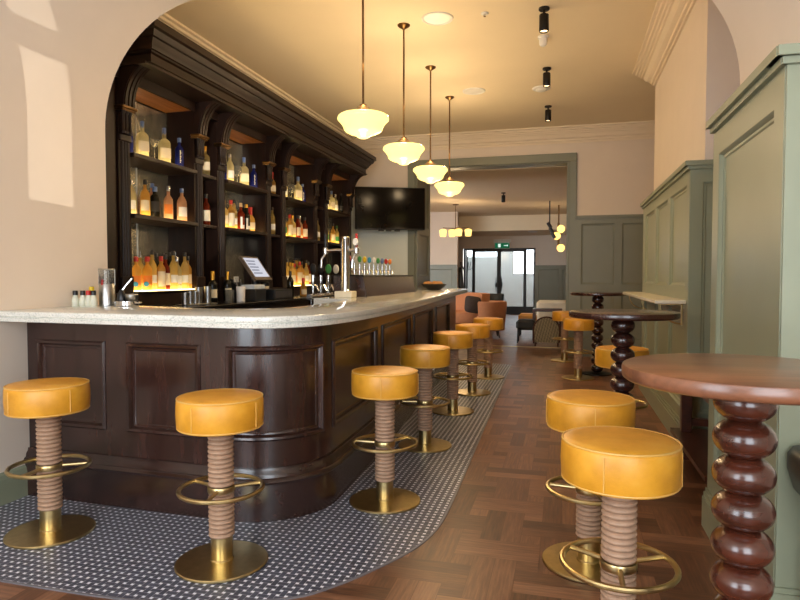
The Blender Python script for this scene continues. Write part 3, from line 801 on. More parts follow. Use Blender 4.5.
# ------------------------------------------------------------------ lamps
def lamp(name, kind, energy, color, loc, parent=None, size=.05, rot=None, **kw):
    d = bpy.data.lights.new(name, kind); d.energy = energy; d.color = color
    if kind in ('POINT', 'SPOT'): d.shadow_soft_size = size
    for k, v in kw.items(): setattr(d, k, v)
    o = bpy.data.objects.new(name, d); COL.objects.link(o); o.location = loc
    if parent: o.parent = parent
    if rot: o.rotation_euler = rot
    return o
WARM = (1, .71, .4)
def make_pendant(loc, label):
    t = thing('pendant_lamp', label, 'pendant lamp', loc, 0, 'opal glass pendants hanging in a row over the bar')
    D = 3.79-2.43
    r = MB(); r.lathe([(0,-.045),(.012,-.045),(.022,-.035),(.05,-.02),(.062,-.008),(.062,0),(0,0)], n=32); r.build('ceiling_rose', M['bronze'], t)
    s = MB(); s.cyl((0,0,-D+.26), .009, D-.26-.03, 12); s.build('stem', M['bronze'], t)
    f = MB(); f.lathe([(0,.265),(.03,.265),(.034,.255),(.04,.25),(.07,.226),(.095,.212),(.098,.197),(0,.197)], (0,0,-D), 32); f.build('fitter', M['bronze'], t)
    g = MB(); g.lathe([(.0,.0),(.026,.001),(.046,.008),(.058,.019),(.072,.027),(.108,.037),(.14,.053),(.154,.07),(.157,.084),(.164,.098),(.181,.122),(.198,.14),(.204,.146),(.205,.16),(.199,.174),(.182,.185),(.14,.192),(.09,.197),(0,.198)], (0,0,-D), 48)
    g.build('glass_shade', M['pendant_glass'], t, 60)
    lamp('added_glow_up', 'POINT', 19, WARM, (0,.0,-D+.6), t, .07); lamp('added_glow_down', 'POINT', 11, WARM, (0,0,-D-.22), t, .09)  # unseen lamps added above and below the shade to spread more light
    return t
PEN = [(-1.56, 4.754, 'nearest opal glass pendant lamp, cut by the top of the view'), (-1.54, 5.972, 'second opal glass pendant lamp from the front over the bar'),
       (-1.54, 7.232, 'third opal glass pendant lamp from the front over the bar'), (-1.54, 8.492, 'farthest opal glass pendant lamp in the row over the bar')]
p0 = make_pendant((PEN[0][0], PEN[0][1], 3.79), PEN[0][2])
for x, y, lb in PEN[1:]: copy_tree(p0, (x, y, 3.79), 0, lb)
def make_spot(loc, label, group, light=14):
    t = thing('ceiling_spotlight', label, 'spotlight', loc, 0, group)
    r = MB(); r.lathe([(0,-.02),(.045,-.02),(.05,-.014),(.05,0),(0,0)], n=28); r.build('mounting_plate', M['black_metal'], t)
    n = MB(); n.cyl((0,0,-.06), .012, .042, 12); n.build('stem', M['black_metal'], t)
    b = MB(); b.lathe([(0,-.2),(.034,-.2),(.034,-.21),(.041,-.215),(.044,-.21),(.044,-.065),(.04,-.058),(0,-.058)], n=28); b.build('barrel', M['black_metal'], t)
    l = MB(); l.cyl((0,0,-.203), .033, .003, 24); l.build('lens', M['lens'], t)
    if light: lamp('beam', 'SPOT', light*2, (1,.74,.42), (0,0,-.23), t, .03, None, spot_size=1.5, spot_blend=.8)
    return t
q0 = make_spot((-.2, 5.93, 3.79), 'nearest black cylinder spotlight on the cream ceiling', 'black cylinder spotlights on the bar ceiling')
copy_tree(q0, (-.22, 7.62, 3.79), 0, 'middle black cylinder spotlight on the cream bar ceiling')
copy_tree(q0, (-.245, 9.3, 3.79), 0, 'farthest black cylinder spotlight on the bar ceiling')
make_spot((-1.34, 14.2, 3.22), 'black cylinder spotlight on the next room ceiling', 'black spotlights in the next room')
def speaker(loc, label):
    t = thing('ceiling_speaker', label, 'ceiling speaker', loc, 0, 'round white ceiling speakers')
    r = MB(); r.lathe([(.125,-.002),(.14,-.012),(.15,-.008),(.152,0),(.125,0),(.125,-.002)], n=48); r.build('rim', M['white'], t)
    g = MB(); g.lathe([(0,-.007),(.08,-.0065),(.126,-.004),(.126,0),(0,0)], n=48); g.build('grille', M['white'], t)
speaker((-1.19, 5.9, 3.79), 'nearer round white speaker in the ceiling beside the pendants')
speaker((-1.18, 8.3, 3.79), 'farther round white speaker in the ceiling beside the pendants')
def detector(loc, label, kind):
    if kind == 'head':
        t = thing('smoke_detector', label, 'smoke detector', loc, 0, 'white detectors on the bar ceiling')
        b = MB(); b.lathe([(0,-.02),(.052,-.02),(.056,-.012),(.056,0),(0,0)], n=28); b.build('base', M['white'], t)
        c = MB(); c.lathe([(0,-.1),(.022,-.098),(.036,-.085),(.04,-.06),(.04,-.02),(0,-.02)], n=24); c.build('sounder', M['white'], t)
    elif kind == 'flat':
        t = thing('smoke_detector', label, 'smoke detector', loc, 0, 'white detectors on the bar ceiling')
        b = MB(); b.lathe([(0,-.02),(.1,-.02),(.115,-.012),(.118,0),(0,0)], n=32); b.build('base', M['white'], t)
        c = MB(); c.lathe([(0,-.045),(.05,-.042),(.07,-.03),(.075,-.02),(0,-.02)], n=28); c.build('cover', M['white'], t)
    else:
        t = thing('sprinkler', label, 'sprinkler', loc)
        b = MB(); b.lathe([(0,-.012),(.03,-.012),(.036,-.004),(.036,0),(0,0)], n=24); b.build('plate', M['white'], t)
        c = MB(); c.lathe([(0,-.03),(.012,-.03),(.012,-.012),(0,-.012)], n=14); c.build('nozzle', M['chrome'], t)
detector((-.23, 6.62, 3.79), 'white drop shaped detector behind the nearest black spotlight', 'head')
detector((-.31, 8.4, 3.79), 'flat white round detector beside the middle black spotlight', 'flat')
detector((-.74, 5.9, 3.79), 'tiny white sprinkler plate in the ceiling by the big speaker', 'sprinkler')

# ------------------------------------------------------------------ television
def tv():
    t = thing('television', 'black flat television on the wall above the beer taps', 'television', (-2.9, 10.33, 2.5))
    w, h = .61, .365
    b = MB(); b.box(-w, w, 0, .05, -h, h, b=.012); b.box(-.3, .3, .05, .075, -.2, .2); b.build('housing', M['black'], t)
    s = MB(); s.box(-w+.012, w-.012, -.003, .002, -h+.018, h-.012); s.build('screen', M['screen'], t, 0)
    m = MB(); m.box(-.1, .1, .06, .1, -.1, .1); m.box(-.03, .03, .1, .45, -.03, .03); m.build('wall_bracket', M['black_metal'], t, 0)
    c = MB()
    for x in (-.16, -.03, .12): c.box(x-.05, x+.05, .0, .04, -h-.025, -h-.001, b=.008)
    c.build('connector_plugs', M['black'], t)
    t.rotation_euler.z = .42
tv()

# ------------------------------------------------------------------ next room furniture
def legs4(t, pts, z, mat, r0=.018, r1=.012, splay=.03):
    for x, y in pts:
        l = MB(); l.tube([(x, y, z), (x+splay*(1 if x > 0 else -1), y+splay*(1 if y > 0 else -1), 0)], [r0, r1], 10); l.build('leg', mat, t)
def curved_back(mb, rx, ry, a0, a1, z0, z1, th, n=24, lean=.05):
    loops = []
    for i in range(n+1):
        a = a0+(a1-a0)*i/n
        pts = []
        for (d, z) in ((0,z0),(0+lean,z1-.04),(lean-.015,z1-.01),(lean-th*.5,z1),(lean-th,z1-.02),(-th,z0)):
            pts.append(((rx+d)*math.cos(a), (ry+d)*math.sin(a), z))
        loops.append(pts)
    vs = [p for l in loops for p in l]; k = 6; fs = []
    for i in range(n):
        for j in range(k): fs.append((i*k+j, (i+1)*k+j, (i+1)*k+(j+1) % k, i*k+(j+1) % k))
    fs.append(tuple(range(k))); fs.append(tuple(n*k+j for j in reversed(range(k)))); mb.add(vs, fs)
def sofa():
    t = thing('sofa', 'orange upholstered curved sofa beyond the end of the bar', 'sofa', (-2.78, 15.3, 0))
    s = MB(); s.lathe([(0,.2),(.93,.2),(.97,.24),(.97,.42),(.93,.46),(0,.47)], n=40, sy=.62); s.build('seat', M['orange_velvet'], t)
    b = MB(); curved_back(b, .98, .62, -.55, PI+.55, .2, .92, .13); b.build('backrest', M['orange_velvet'], t, 50)
    p = MB(); p.lathe([(0,.06),(.86,.06),(.86,.2),(0,.2)], n=36, sy=.6); p.build('plinth', M['bench_wood'], t)
    legs4(t, ((-.7,-.25),(.7,-.25),(-.5,.3),(.5,.3)), .07, M['black'], .02, .02, 0)
sofa()
def cushion():
    t = MB(); t.lathe([(0,-.07),(.1,-.062),(.18,-.03),(.205,0),(.18,.03),(.1,.062),(0,.07)], n=32, power=5)
    o = t.build('cushion', M['cushion_brown'], None, 60)
    tag(o, 'brown patterned cushion leaning at the right end of the orange sofa', 'cushion')
    o.location = (-2.1, 14.75, .66); o.rotation_euler = (1.35, .15, .45)
cushion()
def tub_chair():
    t = thing('armchair', 'orange tub armchair with dark legs beyond the farthest bar stools', 'armchair', (-1.58, 13.7, 0), .2)
    s = MB(); s.lathe([(0,.15),(.26,.15),(.3,.18),(.3,.42),(.27,.45),(0,.46)], n=32); s.build('seat', M['orange_velvet'], t)
    b = MB(); curved_back(b, .33, .33, -2.4, 1.5, .16, .79, .07); b.build('backrest', M['orange_velvet'], t, 50)
    legs4(t, ((-.17,-.17),(.17,-.17),(-.17,.17),(.17,.17)), .16, M['black'])
tub_chair()
def dark_chair():
    t = thing('dining_chair', 'dark low backed chair behind the orange armchair', 'chair', (-1.85, 17.0, 0), .3)
    s = MB(); s.box(-.24, .24, -.24, .24, .4, .48, b=.03); s.build('seat', M['dark_fabric'], t)
    b = MB(); curved_back(b, .26, .26, .2, PI-.2, .46, .86, .06); b.build('backrest', M['dark_fabric'], t, 50)
    legs4(t, ((-.2,-.2),(.2,-.2),(-.2,.2),(.2,.2)), .42, M['black'])
dark_chair()
def ottoman():
    t = thing('low_stool', 'dark green low stool on thin legs just beyond the threshold', 'stool', (-.73, 12.72, 0))
    s = MB(); s.box(-.19, .19, -.19, .19, .26, .47, b=.05); s.build('seat', M['dark_fabric'], t)
    legs4(t, ((-.15,-.15),(.15,-.15),(-.15,.15),(.15,.15)), .28, M['black'], .015, .012, .01)
ottoman()
def cane_chair():
    t = thing('cane_chair', 'round backed woven cane chair in the right of the opening', 'chair', (-.31, 12.25, 0), PI)
    P = [(-.23, .08), (-.24, .3)] + [(-.24*math.cos(a), .32+.24*math.sin(a)) for a in [i*PI/14 for i in range(15)]] + [(.24, .3), (.23, .08)]
    b = MB(); b.prism(P, .2, .225, 'Y'); b.build('cane_back', M['cane'], t, 0)
    f = MB(); f.tube([(x, .2125, z) for x, z in P], .018, 8); f.build('back_frame', M['bench_wood'], t)
    s = MB(); s.box(-.23, .23, -.22, .2, .36, .43, b=.03); s.build('seat', M['dark_fabric'], t)
    legs4(t, ((-.2,-.18),(.2,-.18),(-.2,.18),(.2,.18)), .37, M['bench_wood'], .018, .014, .01)
cane_chair()
def side_table():
    t = thing('side_table', 'brown wooden block table behind the cane chair', 'side table', (-.33, 13.35, 0))
    a = MB(); a.box(-.3, .3, -.2, .2, .6, .66, b=.008); a.build('tabletop', M['bench_wood'], t)
    for x in (-.27, .27):
        s = MB(); s.box(x-.025, x+.025, -.19, .19, 0, .6); s.build('side_panel', M['bench_wood'], t, 0)
side_table()
def pad_seat(name, loc, mat, label, w, d, h, z0):
    t = thing(name, label, 'seat', loc)
    s = MB(); s.box(-w, w, -d, d, z0, h, b=.05); s.build('seat', mat, t)
    legs4(t, ((-w*.8,-d*.8),(w*.8,-d*.8),(-w*.8,d*.8),(w*.8,d*.8)), z0+.02, M['black'], .016, .012, .0)
pad_seat('padded_stool', (-.78, 14.2, 0), M['leather'], 'mustard padded low stool half hidden behind the wooden block table', .2, .2, .5, .25)
pad_seat('cream_armchair', (-.22, 15.2, 0), M['white_fabric'] if 'white_fabric' in M else M['paper'], 'cream topped seat showing above the wooden block table', .4, .35, .76, .3)
def coat_stand():
    t = thing('coat_stand', 'dark coat stand with curled hooks beside the glazed doors', 'coat stand', (-3.04, 20, 0))
    p = MB(); p.tube([(0,0,.05),(0,0,2.0)], [.03,.022], 12); p.build('pole', M['black'], t)
    b = MB()
    for k in range(3):
        a = k*2*PI/3+.4; b.tube([(0,0,.2),(.15*math.cos(a),.15*math.sin(a),.1),(.3*math.cos(a),.3*math.sin(a),.012)], .016, 8)
    b.build('base', M['black'], t)
    for k in range(5):
        a = k*2*PI/5; h = MB()
        h.tube([(0,0,1.55),(.12*math.cos(a),.12*math.sin(a),1.56),(.22*math.cos(a),.22*math.sin(a),1.68),(.24*math.cos(a),.24*math.sin(a),1.8)], .014, 8); h.build('hook', M['black'], t)
    o = MB(); o.lathe([(0,.75),(.1,.75),(.12,1.0),(.09,1.4),(.05,1.62),(0,1.64)], (-.16,-.05,0), 20, sy=.6); c = o.build('coat', M['black_leather'], None, 60)
    c.location = (-3.08, 19.9, 0); tag(c, 'black coat hanging on the coat stand', 'coat')
coat_stand()
def cluster():
    t = thing('chandelier', 'cluster of four lit square glass shades in the next room', 'chandelier', (-2.65, 15.5, 3.14))
    r = MB(); r.lathe([(0,-.03),(.07,-.02),(.08,0),(0,0)], n=24); r.build('ceiling_rose', M['bronze'], t)
    s = MB(); s.cyl((0,0,-.62), .01, .6, 10); s.build('stem', M['bronze'], t)
    for x, y in ((-.32,0),(-.11,.12),(.1,-.12),(.32,.0)):
        a = MB(); a.tube([(0,0,-.6),(x,y,-.58),(x,y,-.62)], .01, 8); ar = a.build('arm', M['bronze'], t)
        g = MB(); g.lathe([(0,-.8),(.062,-.8),(.07,-.79),(.085,-.65),(.07,-.63),(0,-.61)], (x,y,0), 24, power=6, rot=PI/4*0); g.build('shade', M['lamp_warm'], ar)
    lamp('shade_glow', 'POINT', 24, WARM, (0,0,-.9), t, .1); lamp('shade_glow_up', 'POINT', 6, WARM, (0,0,-.42), t, .1)
cluster()
def wall_lamp():
    t = thing('wall_lamp', 'lit amber glass wall lamp by the right edge of the opening', 'wall lamp', (-.15, 17.0, 2.33))
    b = MB(); b.box(-.03, .03, -.02, .02, -.3, .42); b.box(-.02, .02, -.02, .02, .42, .89); b.build('stem', M['bronze'], t, 0)
    for z in (.12, -.2, .3):
        g = MB(); g.lathe([(0,-.1),(.05,-.09),(.1,-.03),(.1,.05),(.05,.1),(0,.1)], (-.05 if z == .12 else .06,0,z-.05), 24); g.build('shade', M['lamp_warm'], t)
    lamp('lamp_glow', 'POINT', 8, WARM, (-.3,-.15,0), t, .1)
wall_lamp()
def track():
    t = thing('track_light', 'black triple track spotlight before the amber wall lamp', 'track light', (-.36, 16, 3.22))
    s = MB(); s.cyl((0,0,-.55), .015, .55, 10); s.build('stem', M['black'], t)
    for k in range(3):
        h = MB(); h.tube([(.05*k-.04, 0, -.55-.13*k), (.05*k+.03, -.03, -.67-.13*k)], .045, 12); h.build('spot_head', M['black'], t)
    a = MB(); a.tube([(0,0,-.55),(.1,0,-.9)], .012, 8); a.build('arm', M['black'], t)
track()
def exit_sign():
    t = thing('exit_sign', 'green emergency exit sign with running figure above the glazed doors', 'exit sign', (-2.1, 21.9, 2.41))
    b = MB(); b.box(-.26, .26, -.0, .06, -.1, .1); b.build('housing', M['white'], t, 0)
    f = MB(); f.box(-.25, .25, -.006, .0, -.09, .09); p = f.build('sign_face', M['exit_green'], t, 0)
    g = MB(); y0, y1 = -.009, -.006
    g.box(-.14, -.05, y0, y1, -.06, .06); g.box(.06, .17, y0, y1, -.012, .012)
    g.prism([(.17,-.04),(.21,0),(.17,.04)], y0, y1, 'Y')
    g.build('pictogram', M['exit_white'], p, 0)
    h = MB(); h.box(-.3, .3, -.02, .07, .1, .22, b=.01); h.build('emergency_light', M['white'], t)
exit_sign()
def disc():
    o = MB(); o.lathe([(0,-.03),(.12,-.03),(.15,-.01),(.15,0),(0,0)], n=28); ob = o.build('smoke_detector', M['white']); ob.location = (-.96, 20, 2.75)
    tag(ob, 'white round detector on the lower far ceiling near the doors', 'smoke detector')
disc()
# ------------------------------------------------------------------ bottles
KIND = {}
def kind(name, prof, mat, cap, capmat, label=None, n=20, power=2.0, extra=None): KIND[name] = dict(prof=prof, mat=mat, cap=cap, capmat=capmat, label=label, n=n, power=power, extra=extra, me={})
def round_prof(r, h, sh, nr, nh):   # radius, body height, shoulder height, neck radius, total height
    return [(r*.95,.0012),(r,.006),(r,h),(r*.93,h+sh*.35),(r*.62,h+sh*.75),(nr,h+sh),(nr,nh),(0,nh)]
def capp(r, z0, z1): return [(0,z0),(r,z0),(r,z1-.003),(r*.9,z1),(0,z1)]
kind('clear_square', round_prof(.048,.19,.05,.016,.285), 'glass_clear', capp(.018,.275,.335), 'c_blue', (.06,.15,'paper'), 24, 5)
kind('clear_round', round_prof(.042,.17,.07,.016,.275), 'glass_clear', capp(.018,.27,.31), 'c_silver', (.05,.13,'white_paper'))
kind('blue_round', round_prof(.042,.17,.05,.015,.25), 'glass_blue', capp(.018,.245,.285), 'c_blue', None, extra='mark')
kind('amber_round', round_prof(.04,.18,.06,.015,.28), 'glass_amber', capp(.018,.275,.32), 'c_black', (.05,.14,'paper'))
kind('amber_red', round_prof(.042,.17,.06,.016,.26), 'glass_amber', capp(.02,.255,.3), 'c_red', (.05,.13,'l_orange'), extra='roundel')
kind('gold_square', round_prof(.044,.18,.05,.016,.27), 'glass_gold', capp(.019,.265,.31), 'c_gold', (.05,.14,'paper'), 24, 5)
kind('gold_round', round_prof(.038,.19,.07,.014,.31), 'glass_gold', capp(.016,.305,.345), 'c_black', (.06,.13,'white_paper'))
kind('gold_pourer', round_prof(.04,.18,.07,.014,.3), 'glass_gold', [(0,.295),(.015,.295),(.012,.315),(.004,.32),(.004,.36),(0,.36)], 'c_silver', (.06,.14,'l_orange'))
kind('pink_round', round_prof(.042,.18,.06,.016,.285), 'glass_pink', capp(.019,.28,.325), 'c_silver', (.06,.15,'l_orange'))
kind('peach_round', round_prof(.046,.17,.08,.015,.285), 'glass_pink', capp(.018,.28,.32), 'c_blue', (.05,.14,'white_paper'))
kind('black_round', round_prof(.044,.18,.04,.018,.25), 'glass_dark', capp(.022,.24,.285), 'c_blue', (.06,.15,'l_black'))
kind('red_mark', round_prof(.042,.17,.06,.015,.27), 'glass_red', capp(.018,.265,.31), 'c_cork', None, extra='angle')
kind('dark_mark', round_prof(.042,.17,.06,.015,.28), 'glass_dark', capp(.018,.275,.315), 'c_gold', None, extra='angle')
kind('redcap_squat', round_prof(.046,.13,.07,.018,.235), 'glass_amber', capp(.024,.2,.29), 'c_red', (.03,.11,'paper'), 24, 5)
kind('cream_label', round_prof(.04,.18,.06,.016,.27), 'glass_amber', capp(.019,.265,.31), 'c_red', (.03,.17,'paper'))
kind('green_gold', round_prof(.04,.17,.07,.015,.27), 'glass_gold', capp(.018,.265,.315), 'c_green', (.05,.13,'l_green'))
kind('brown_label', round_prof(.041,.18,.06,.016,.28), 'glass_red', capp(.019,.275,.32), 'c_black', (.04,.15,'paper'))
kind('dark_slim', round_prof(.037,.2,.07,.014,.31), 'glass_dark', capp(.016,.305,.34), 'c_black', (.06,.13,'l_black'))
kind('wine_gold', round_prof(.04,.16,.06,.014,.24), 'glass_dark', capp(.0155,.2,.3), 'c_gold', (.05,.13,'paper'))
kind('wine_dark', round_prof(.04,.18,.07,.014,.31), 'glass_dark', capp(.0155,.26,.315), 'c_black', None)
kind('spice_jar', [(0,0),(.034,0),(.036,.004),(.036,.085),(.03,.095),(0,.095)], 'glass_gold', capp(.037,.095,.125), 'c_black', None)
DESC = {'clear_square': 'square clear spirit bottle with blue stopper', 'clear_round': 'round clear bottle with silver cap', 'blue_round': 'cobalt blue bottle with white lettering',
 'amber_round': 'amber bottle with black cap', 'amber_red': 'red capped orange bottle with blue roundel', 'gold_square': 'square golden bottle with gold cap', 'gold_round': 'slim golden bottle with black cap',
 'gold_pourer': 'golden bottle with steel pourer', 'pink_round': 'pink bottle with silver cap', 'peach_round': 'peach bottle with blue cap', 'black_round': 'black bottle with blue cap',
 'red_mark': 'dark red bottle with white mark', 'dark_mark': 'black bottle with white mark', 'redcap_squat': 'squat amber bottle with big red cap', 'cream_label': 'amber bottle with tall cream label',
 'green_gold': 'golden bottle with green cap', 'brown_label': 'brown bottle with cream label', 'dark_slim': 'slim dark bottle with black cap', 'wine_gold': 'dark bottle with gold foil neck', 'wine_dark': 'plain dark wine bottle', 'spice_jar': 'small golden jar with black lid'}
def bottle(k, x, y, z, label, group, scale=1.0, rz=0.0, name='bottle'):
    d = KIND[k]; me = d['me']
    if not me:
        b = MB(); b.lathe(d['prof'], n=d['n'], power=d['power']); me['glass'] = b.mesh('bottle_glass', M[d['mat']], 50)
        c = MB(); c.lathe(d['cap'], n=16); me['cap'] = c.mesh('bottle_cap', M[d['capmat']], 40)
        r = max(p[0] for p in d['prof'])
        if d['label']:
            z0, z1, mt = d['label']; l = MB(); n = 14; vs = []; e = 5 if d['power'] != 2 else 2
            def q(a): return 1 if e == 2 else 1/((abs(math.cos(a))**e+abs(math.sin(a))**e)**(1/e))
            for i in range(n+1):
                a = -.95+1.9*i/n
                for rr in (r+.0006, r+.0016):
                    for zz in (z0, z1): vs.append((rr*q(a)*math.cos(a), rr*q(a)*math.sin(a), zz))
            fs = []
            for i in range(n):
                o = i*4; fs += [(o, o+4, o+5, o+1), (o+2, o+3, o+7, o+6), (o+1, o+5, o+7, o+3), (o, o+2, o+6, o+4)]
            fs += [(0,1,3,2), (n*4, n*4+2, n*4+3, n*4+1)]
            l.add(vs, fs); me['label'] = l.mesh('paper_label', M[mt], 40)
        if d['extra']:
            l = MB(); w = r*1.002
            def patch(a0, a1, z0, z1):
                n = 4; vs = []
                for i in range(n+1):
                    a = a0+(a1-a0)*i/n
                    for rr in (w, w+.0022):
                        for zz in (z0, z1): vs.append((rr*math.cos(a), rr*math.sin(a), zz))
                fs = []
                for i in range(n):
                    o = i*4; fs += [(o, o+4, o+5, o+1), (o+2, o+3, o+7, o+6), (o+1, o+5, o+7, o+3), (o, o+2, o+6, o+4)]
                fs += [(0,1,3,2), (n*4, n*4+2, n*4+3, n*4+1)]; l.add(vs, fs)
            if d['extra'] == 'angle': patch(-.55, -.05, .02, .15); patch(-.05, .6, .02, .06); mt = M['white_paper']
            elif d['extra'] == 'mark':
                mt = M['white_paper']
                for i in range(7): patch(-.12, .12 if i % 2 else .02, .05+i*.017, .05+i*.017+.011)
            else:
                mt = M['l_blue']; l.tube([(w*math.cos(-.3)-.012, w*math.sin(-.3), .055), (w*math.cos(-.3)+.004, w*math.sin(-.3)-.001, .055)], .022, 18)
            me['mark'] = l.mesh('label_mark', mt, 40)
    t = thing(name, label, 'bottle' if name != 'spice_jar' else 'jar', (x, y, z), rz, group); t.scale = (scale,)*3
    link('glass', me['glass'], t); link('cap' if k != 'spice_jar' else 'lid', me['cap'], t)
    if 'label' in me: link('paper_label', me['label'], t)
    if 'mark' in me: link('label_mark', me['mark'], t)
    return t
ORD = ['first', 'second', 'third', 'fourth', 'fifth', 'sixth', 'seventh', 'eighth', 'ninth', 'tenth']
BAY = ['nearest', 'second', 'third', 'farthest']
FACE = -.75   # labels look towards the room
def row(kinds, ys, x, z, bay, shelf, group, back=None):
    for i, (k, y) in enumerate([q for q in zip(kinds, ys) if q[0] is not None]):
        xx = x + (.012 if i % 2 else -.012)*(x > -3.7)
        if isinstance(k, tuple): k, xx = k
        nm = 'spice_jar' if k == 'spice_jar' else 'bottle'
        lb = '%s, %s from left, %s, %s bay' % (DESC[k], ORD[i], shelf, BAY[bay])
        bottle(k, xx, y, z, lb, group, rnd.uniform(.97, 1.05), FACE+rnd.uniform(-.25, .25), nm)
Z_TOP += .0012; Z_MID += .0012; Z_LEDGE += .0002
G1, G2, G3 = 'bottles on the top shelves', 'bottles on the middle shelves', 'bottles on the lit bottom ledges'
XT = -3.62
row(['blue_round', 'clear_square', None, 'clear_square', 'blue_round'], [4.60, 4.755, 0, 5.1, 5.30], XT, Z_TOP, 0, 'top shelf', G1)
row(['clear_round', 'amber_round', 'black_round', ('peach_round', -3.72), 'pink_round', 'peach_round'], [4.63, 4.78, 4.95, 5.03, 5.15, 5.33], XT, Z_MID, 0, 'middle shelf', G2)
row(['amber_red', 'amber_red', 'gold_round', 'cream_label', 'brown_label', 'gold_round', 'clear_round', 'gold_round', 'amber_round'], [4.60, 4.715, 4.815, 4.91, 5.005, 5.095, 5.185, 5.275, 5.355], -3.56, Z_LEDGE, 0, 'front of lit ledge', G3)
row(['gold_pourer', 'amber_red', 'dark_slim', 'gold_round', 'dark_slim', 'gold_pourer'], [4.82, 4.94, 5.05, 5.15, 5.25, 5.35], -3.7, Z_LEDGE, 0, 'back of lit ledge', G3)
row(['blue_round', 'clear_round', None, 'clear_square', 'blue_round'], [6.13, 6.24, 0, 6.6, 6.79], XT, Z_TOP, 1, 'top shelf', G1)
row(['gold_square', 'cream_label', 'gold_round', 'red_mark', ('gold_round', -3.74), 'dark_mark', 'redcap_squat', ('dark_slim', -3.74)], [6.14, 6.25, 6.36, 6.47, 6.56, 6.6, 6.74, 6.78], XT, Z_MID, 1, 'middle shelf', G2)
row(['clear_round', None, 'clear_square', 'blue_round'], [7.68, 0, 8.07, 8.28], XT, Z_TOP, 2, 'top shelf', G1)
row(['green_gold', 'cream_label', 'gold_square', 'brown_label', 'pink_round', 'brown_label'], [7.66, 7.79, 7.92, 8.05, 8.17, 8.3], XT, Z_MID, 2, 'middle shelf', G2)
row(['gold_round', 'gold_square', 'amber_red', 'cream_label', 'amber_round', 'gold_round', 'brown_label'], [7.62, 7.73, 7.85, 7.97, 8.09, 8.2, 8.32], -3.56, Z_LEDGE, 2, 'front of lit ledge', G3)
row(['gold_pourer', 'gold_round', 'gold_square', 'gold_round'], [7.75, 7.87, 7.99, 8.12], -3.7, Z_LEDGE, 2, 'back of lit ledge', G3)
row(['clear_round', 'clear_square', 'clear_round', 'dark_slim'], [9.2, 9.36, 9.6, 9.8], XT, Z_TOP, 3, 'top shelf', G1)
row(['green_gold', 'amber_round', 'green_gold'], [9.2, 9.42, 9.66], XT, Z_MID, 3, 'middle shelf', G2)
G4 = 'bottles in the narrow niches'
bottle('brown_label', -3.58, 5.71, Z_MID, 'brown bottle alone in the first narrow niche, middle shelf', G4, 1, FACE)
bottle('gold_square', -3.58, 5.7, Z_TOP, 'square golden bottle alone in the first narrow niche, top shelf', G4, .95, FACE)
bottle('gold_round', -3.58, 7.21, Z_MID, 'slim golden bottle alone in the second narrow niche, middle shelf', G4, 1, FACE)
bottle('redcap_squat', -3.58, 7.2, Z_TOP, 'squat red capped bottle alone in the second narrow niche, top shelf', G4, .95, FACE)
bottle('gold_round', -3.58, 8.7, Z_MID, 'slim golden bottle alone in the third narrow niche', G4, 1, FACE)
def jars_box():
    t = thing('jar_crate', 'clear stand holding small black lidded jars, third bay ledge', 'rack', (-3.74, 8.3, Z_LEDGE))
    b = MB(); b.box(-.05, .05, -.1, .1, .0, .012)
    for x in (-.045, .045):
        for y in (-.095, .095): b.box(x-.004, x+.004, y-.004, y+.004, .012, .25)
    b.box(-.05, .05, -.1, .1, .25, .258); b.build('shelf_frame', M['steel'], t, 0)
jars_box()
for i, y in enumerate((8.255, 8.345)):
    bottle('spice_jar', -3.74, y, Z_LEDGE+.2585, 'small golden jar with black lid on the jar stand, %s of two' % ('nearer', 'farther')[i], 'jars on the jar stand', 1, 0, 'spice_jar')
def stemmed(kindn, x, y, z, label):
    t = thing('cocktail_glass', label, 'glass', (x, y, z), 0, 'stemmed glasses on the top shelves')
    if kindn == 'martini': pr = [(0,.12),(.055,.2),(.053,.2),(0,.125)]
    else: pr = [(0,.1),(.03,.112),(.048,.15),(.05,.18),(.043,.22),(.041,.22),(.047,.18),(.045,.152),(.028,.116),(0,.104)]
    b = MB(); b.lathe(pr, n=28); b.build('bowl', M['glass_thin'], t)
    s = MB(); s.lathe([(0,.004),(.004,.006),(.004,.115),(0,.12)], n=10); s.build('stem', M['glass_thin'], t)
    f = MB(); f.lathe([(0,0),(.036,0),(.037,.002),(.01,.006),(0,.006)], n=28); f.build('foot', M['glass_thin'], t)
stemmed('martini', XT, 4.94, Z_TOP, 'martini glass between the bottles on the nearest bay top shelf')
stemmed('goblet', XT, 6.42, Z_TOP, 'goblet between the bottles on the second bay top shelf')
stemmed('goblet', XT, 7.88, Z_TOP, 'goblet between the bottles on the third bay top shelf')
# ------------------------------------------------------------------ things on the bar and the working counter
def squeeze(x, y, cap, label, h=.075):
    t = thing('squeeze_bottle', label, 'bottle', (x, y, WT), 0, 'small sauce bottles on the bar end')
    b = MB(); b.lathe([(0,0),(.02,0),(.023,.006),(.023,h*.55),(.019,h*.75),(.013,h*.92),(.013,h),(0,h)], n=20); b.build('body', M['milk'], t)
    c = MB(); c.lathe([(0,h),(.016,h),(.016,h+.026),(.014,h+.03),(0,h+.03)], n=16); c.build('cap', M[cap], t)
squeeze(-3.111, 3.40, 'c_black', 'small white bottle with black cap nearest the wall on the bar end')
squeeze(-3.07, 3.42, 'c_black', 'small white bottle with black cap, second from the wall')
squeeze(-3.03, 3.425, 'c_red', 'small white bottle with dark red cap beside the yellow capped one')
squeeze(-3.07, 3.50, 'c_yellow', 'small bottle with bright yellow cap on the bar end', .1)
squeeze(-2.995, 3.43, 'c_black', 'small white bottle with black cap beside the steel canister')
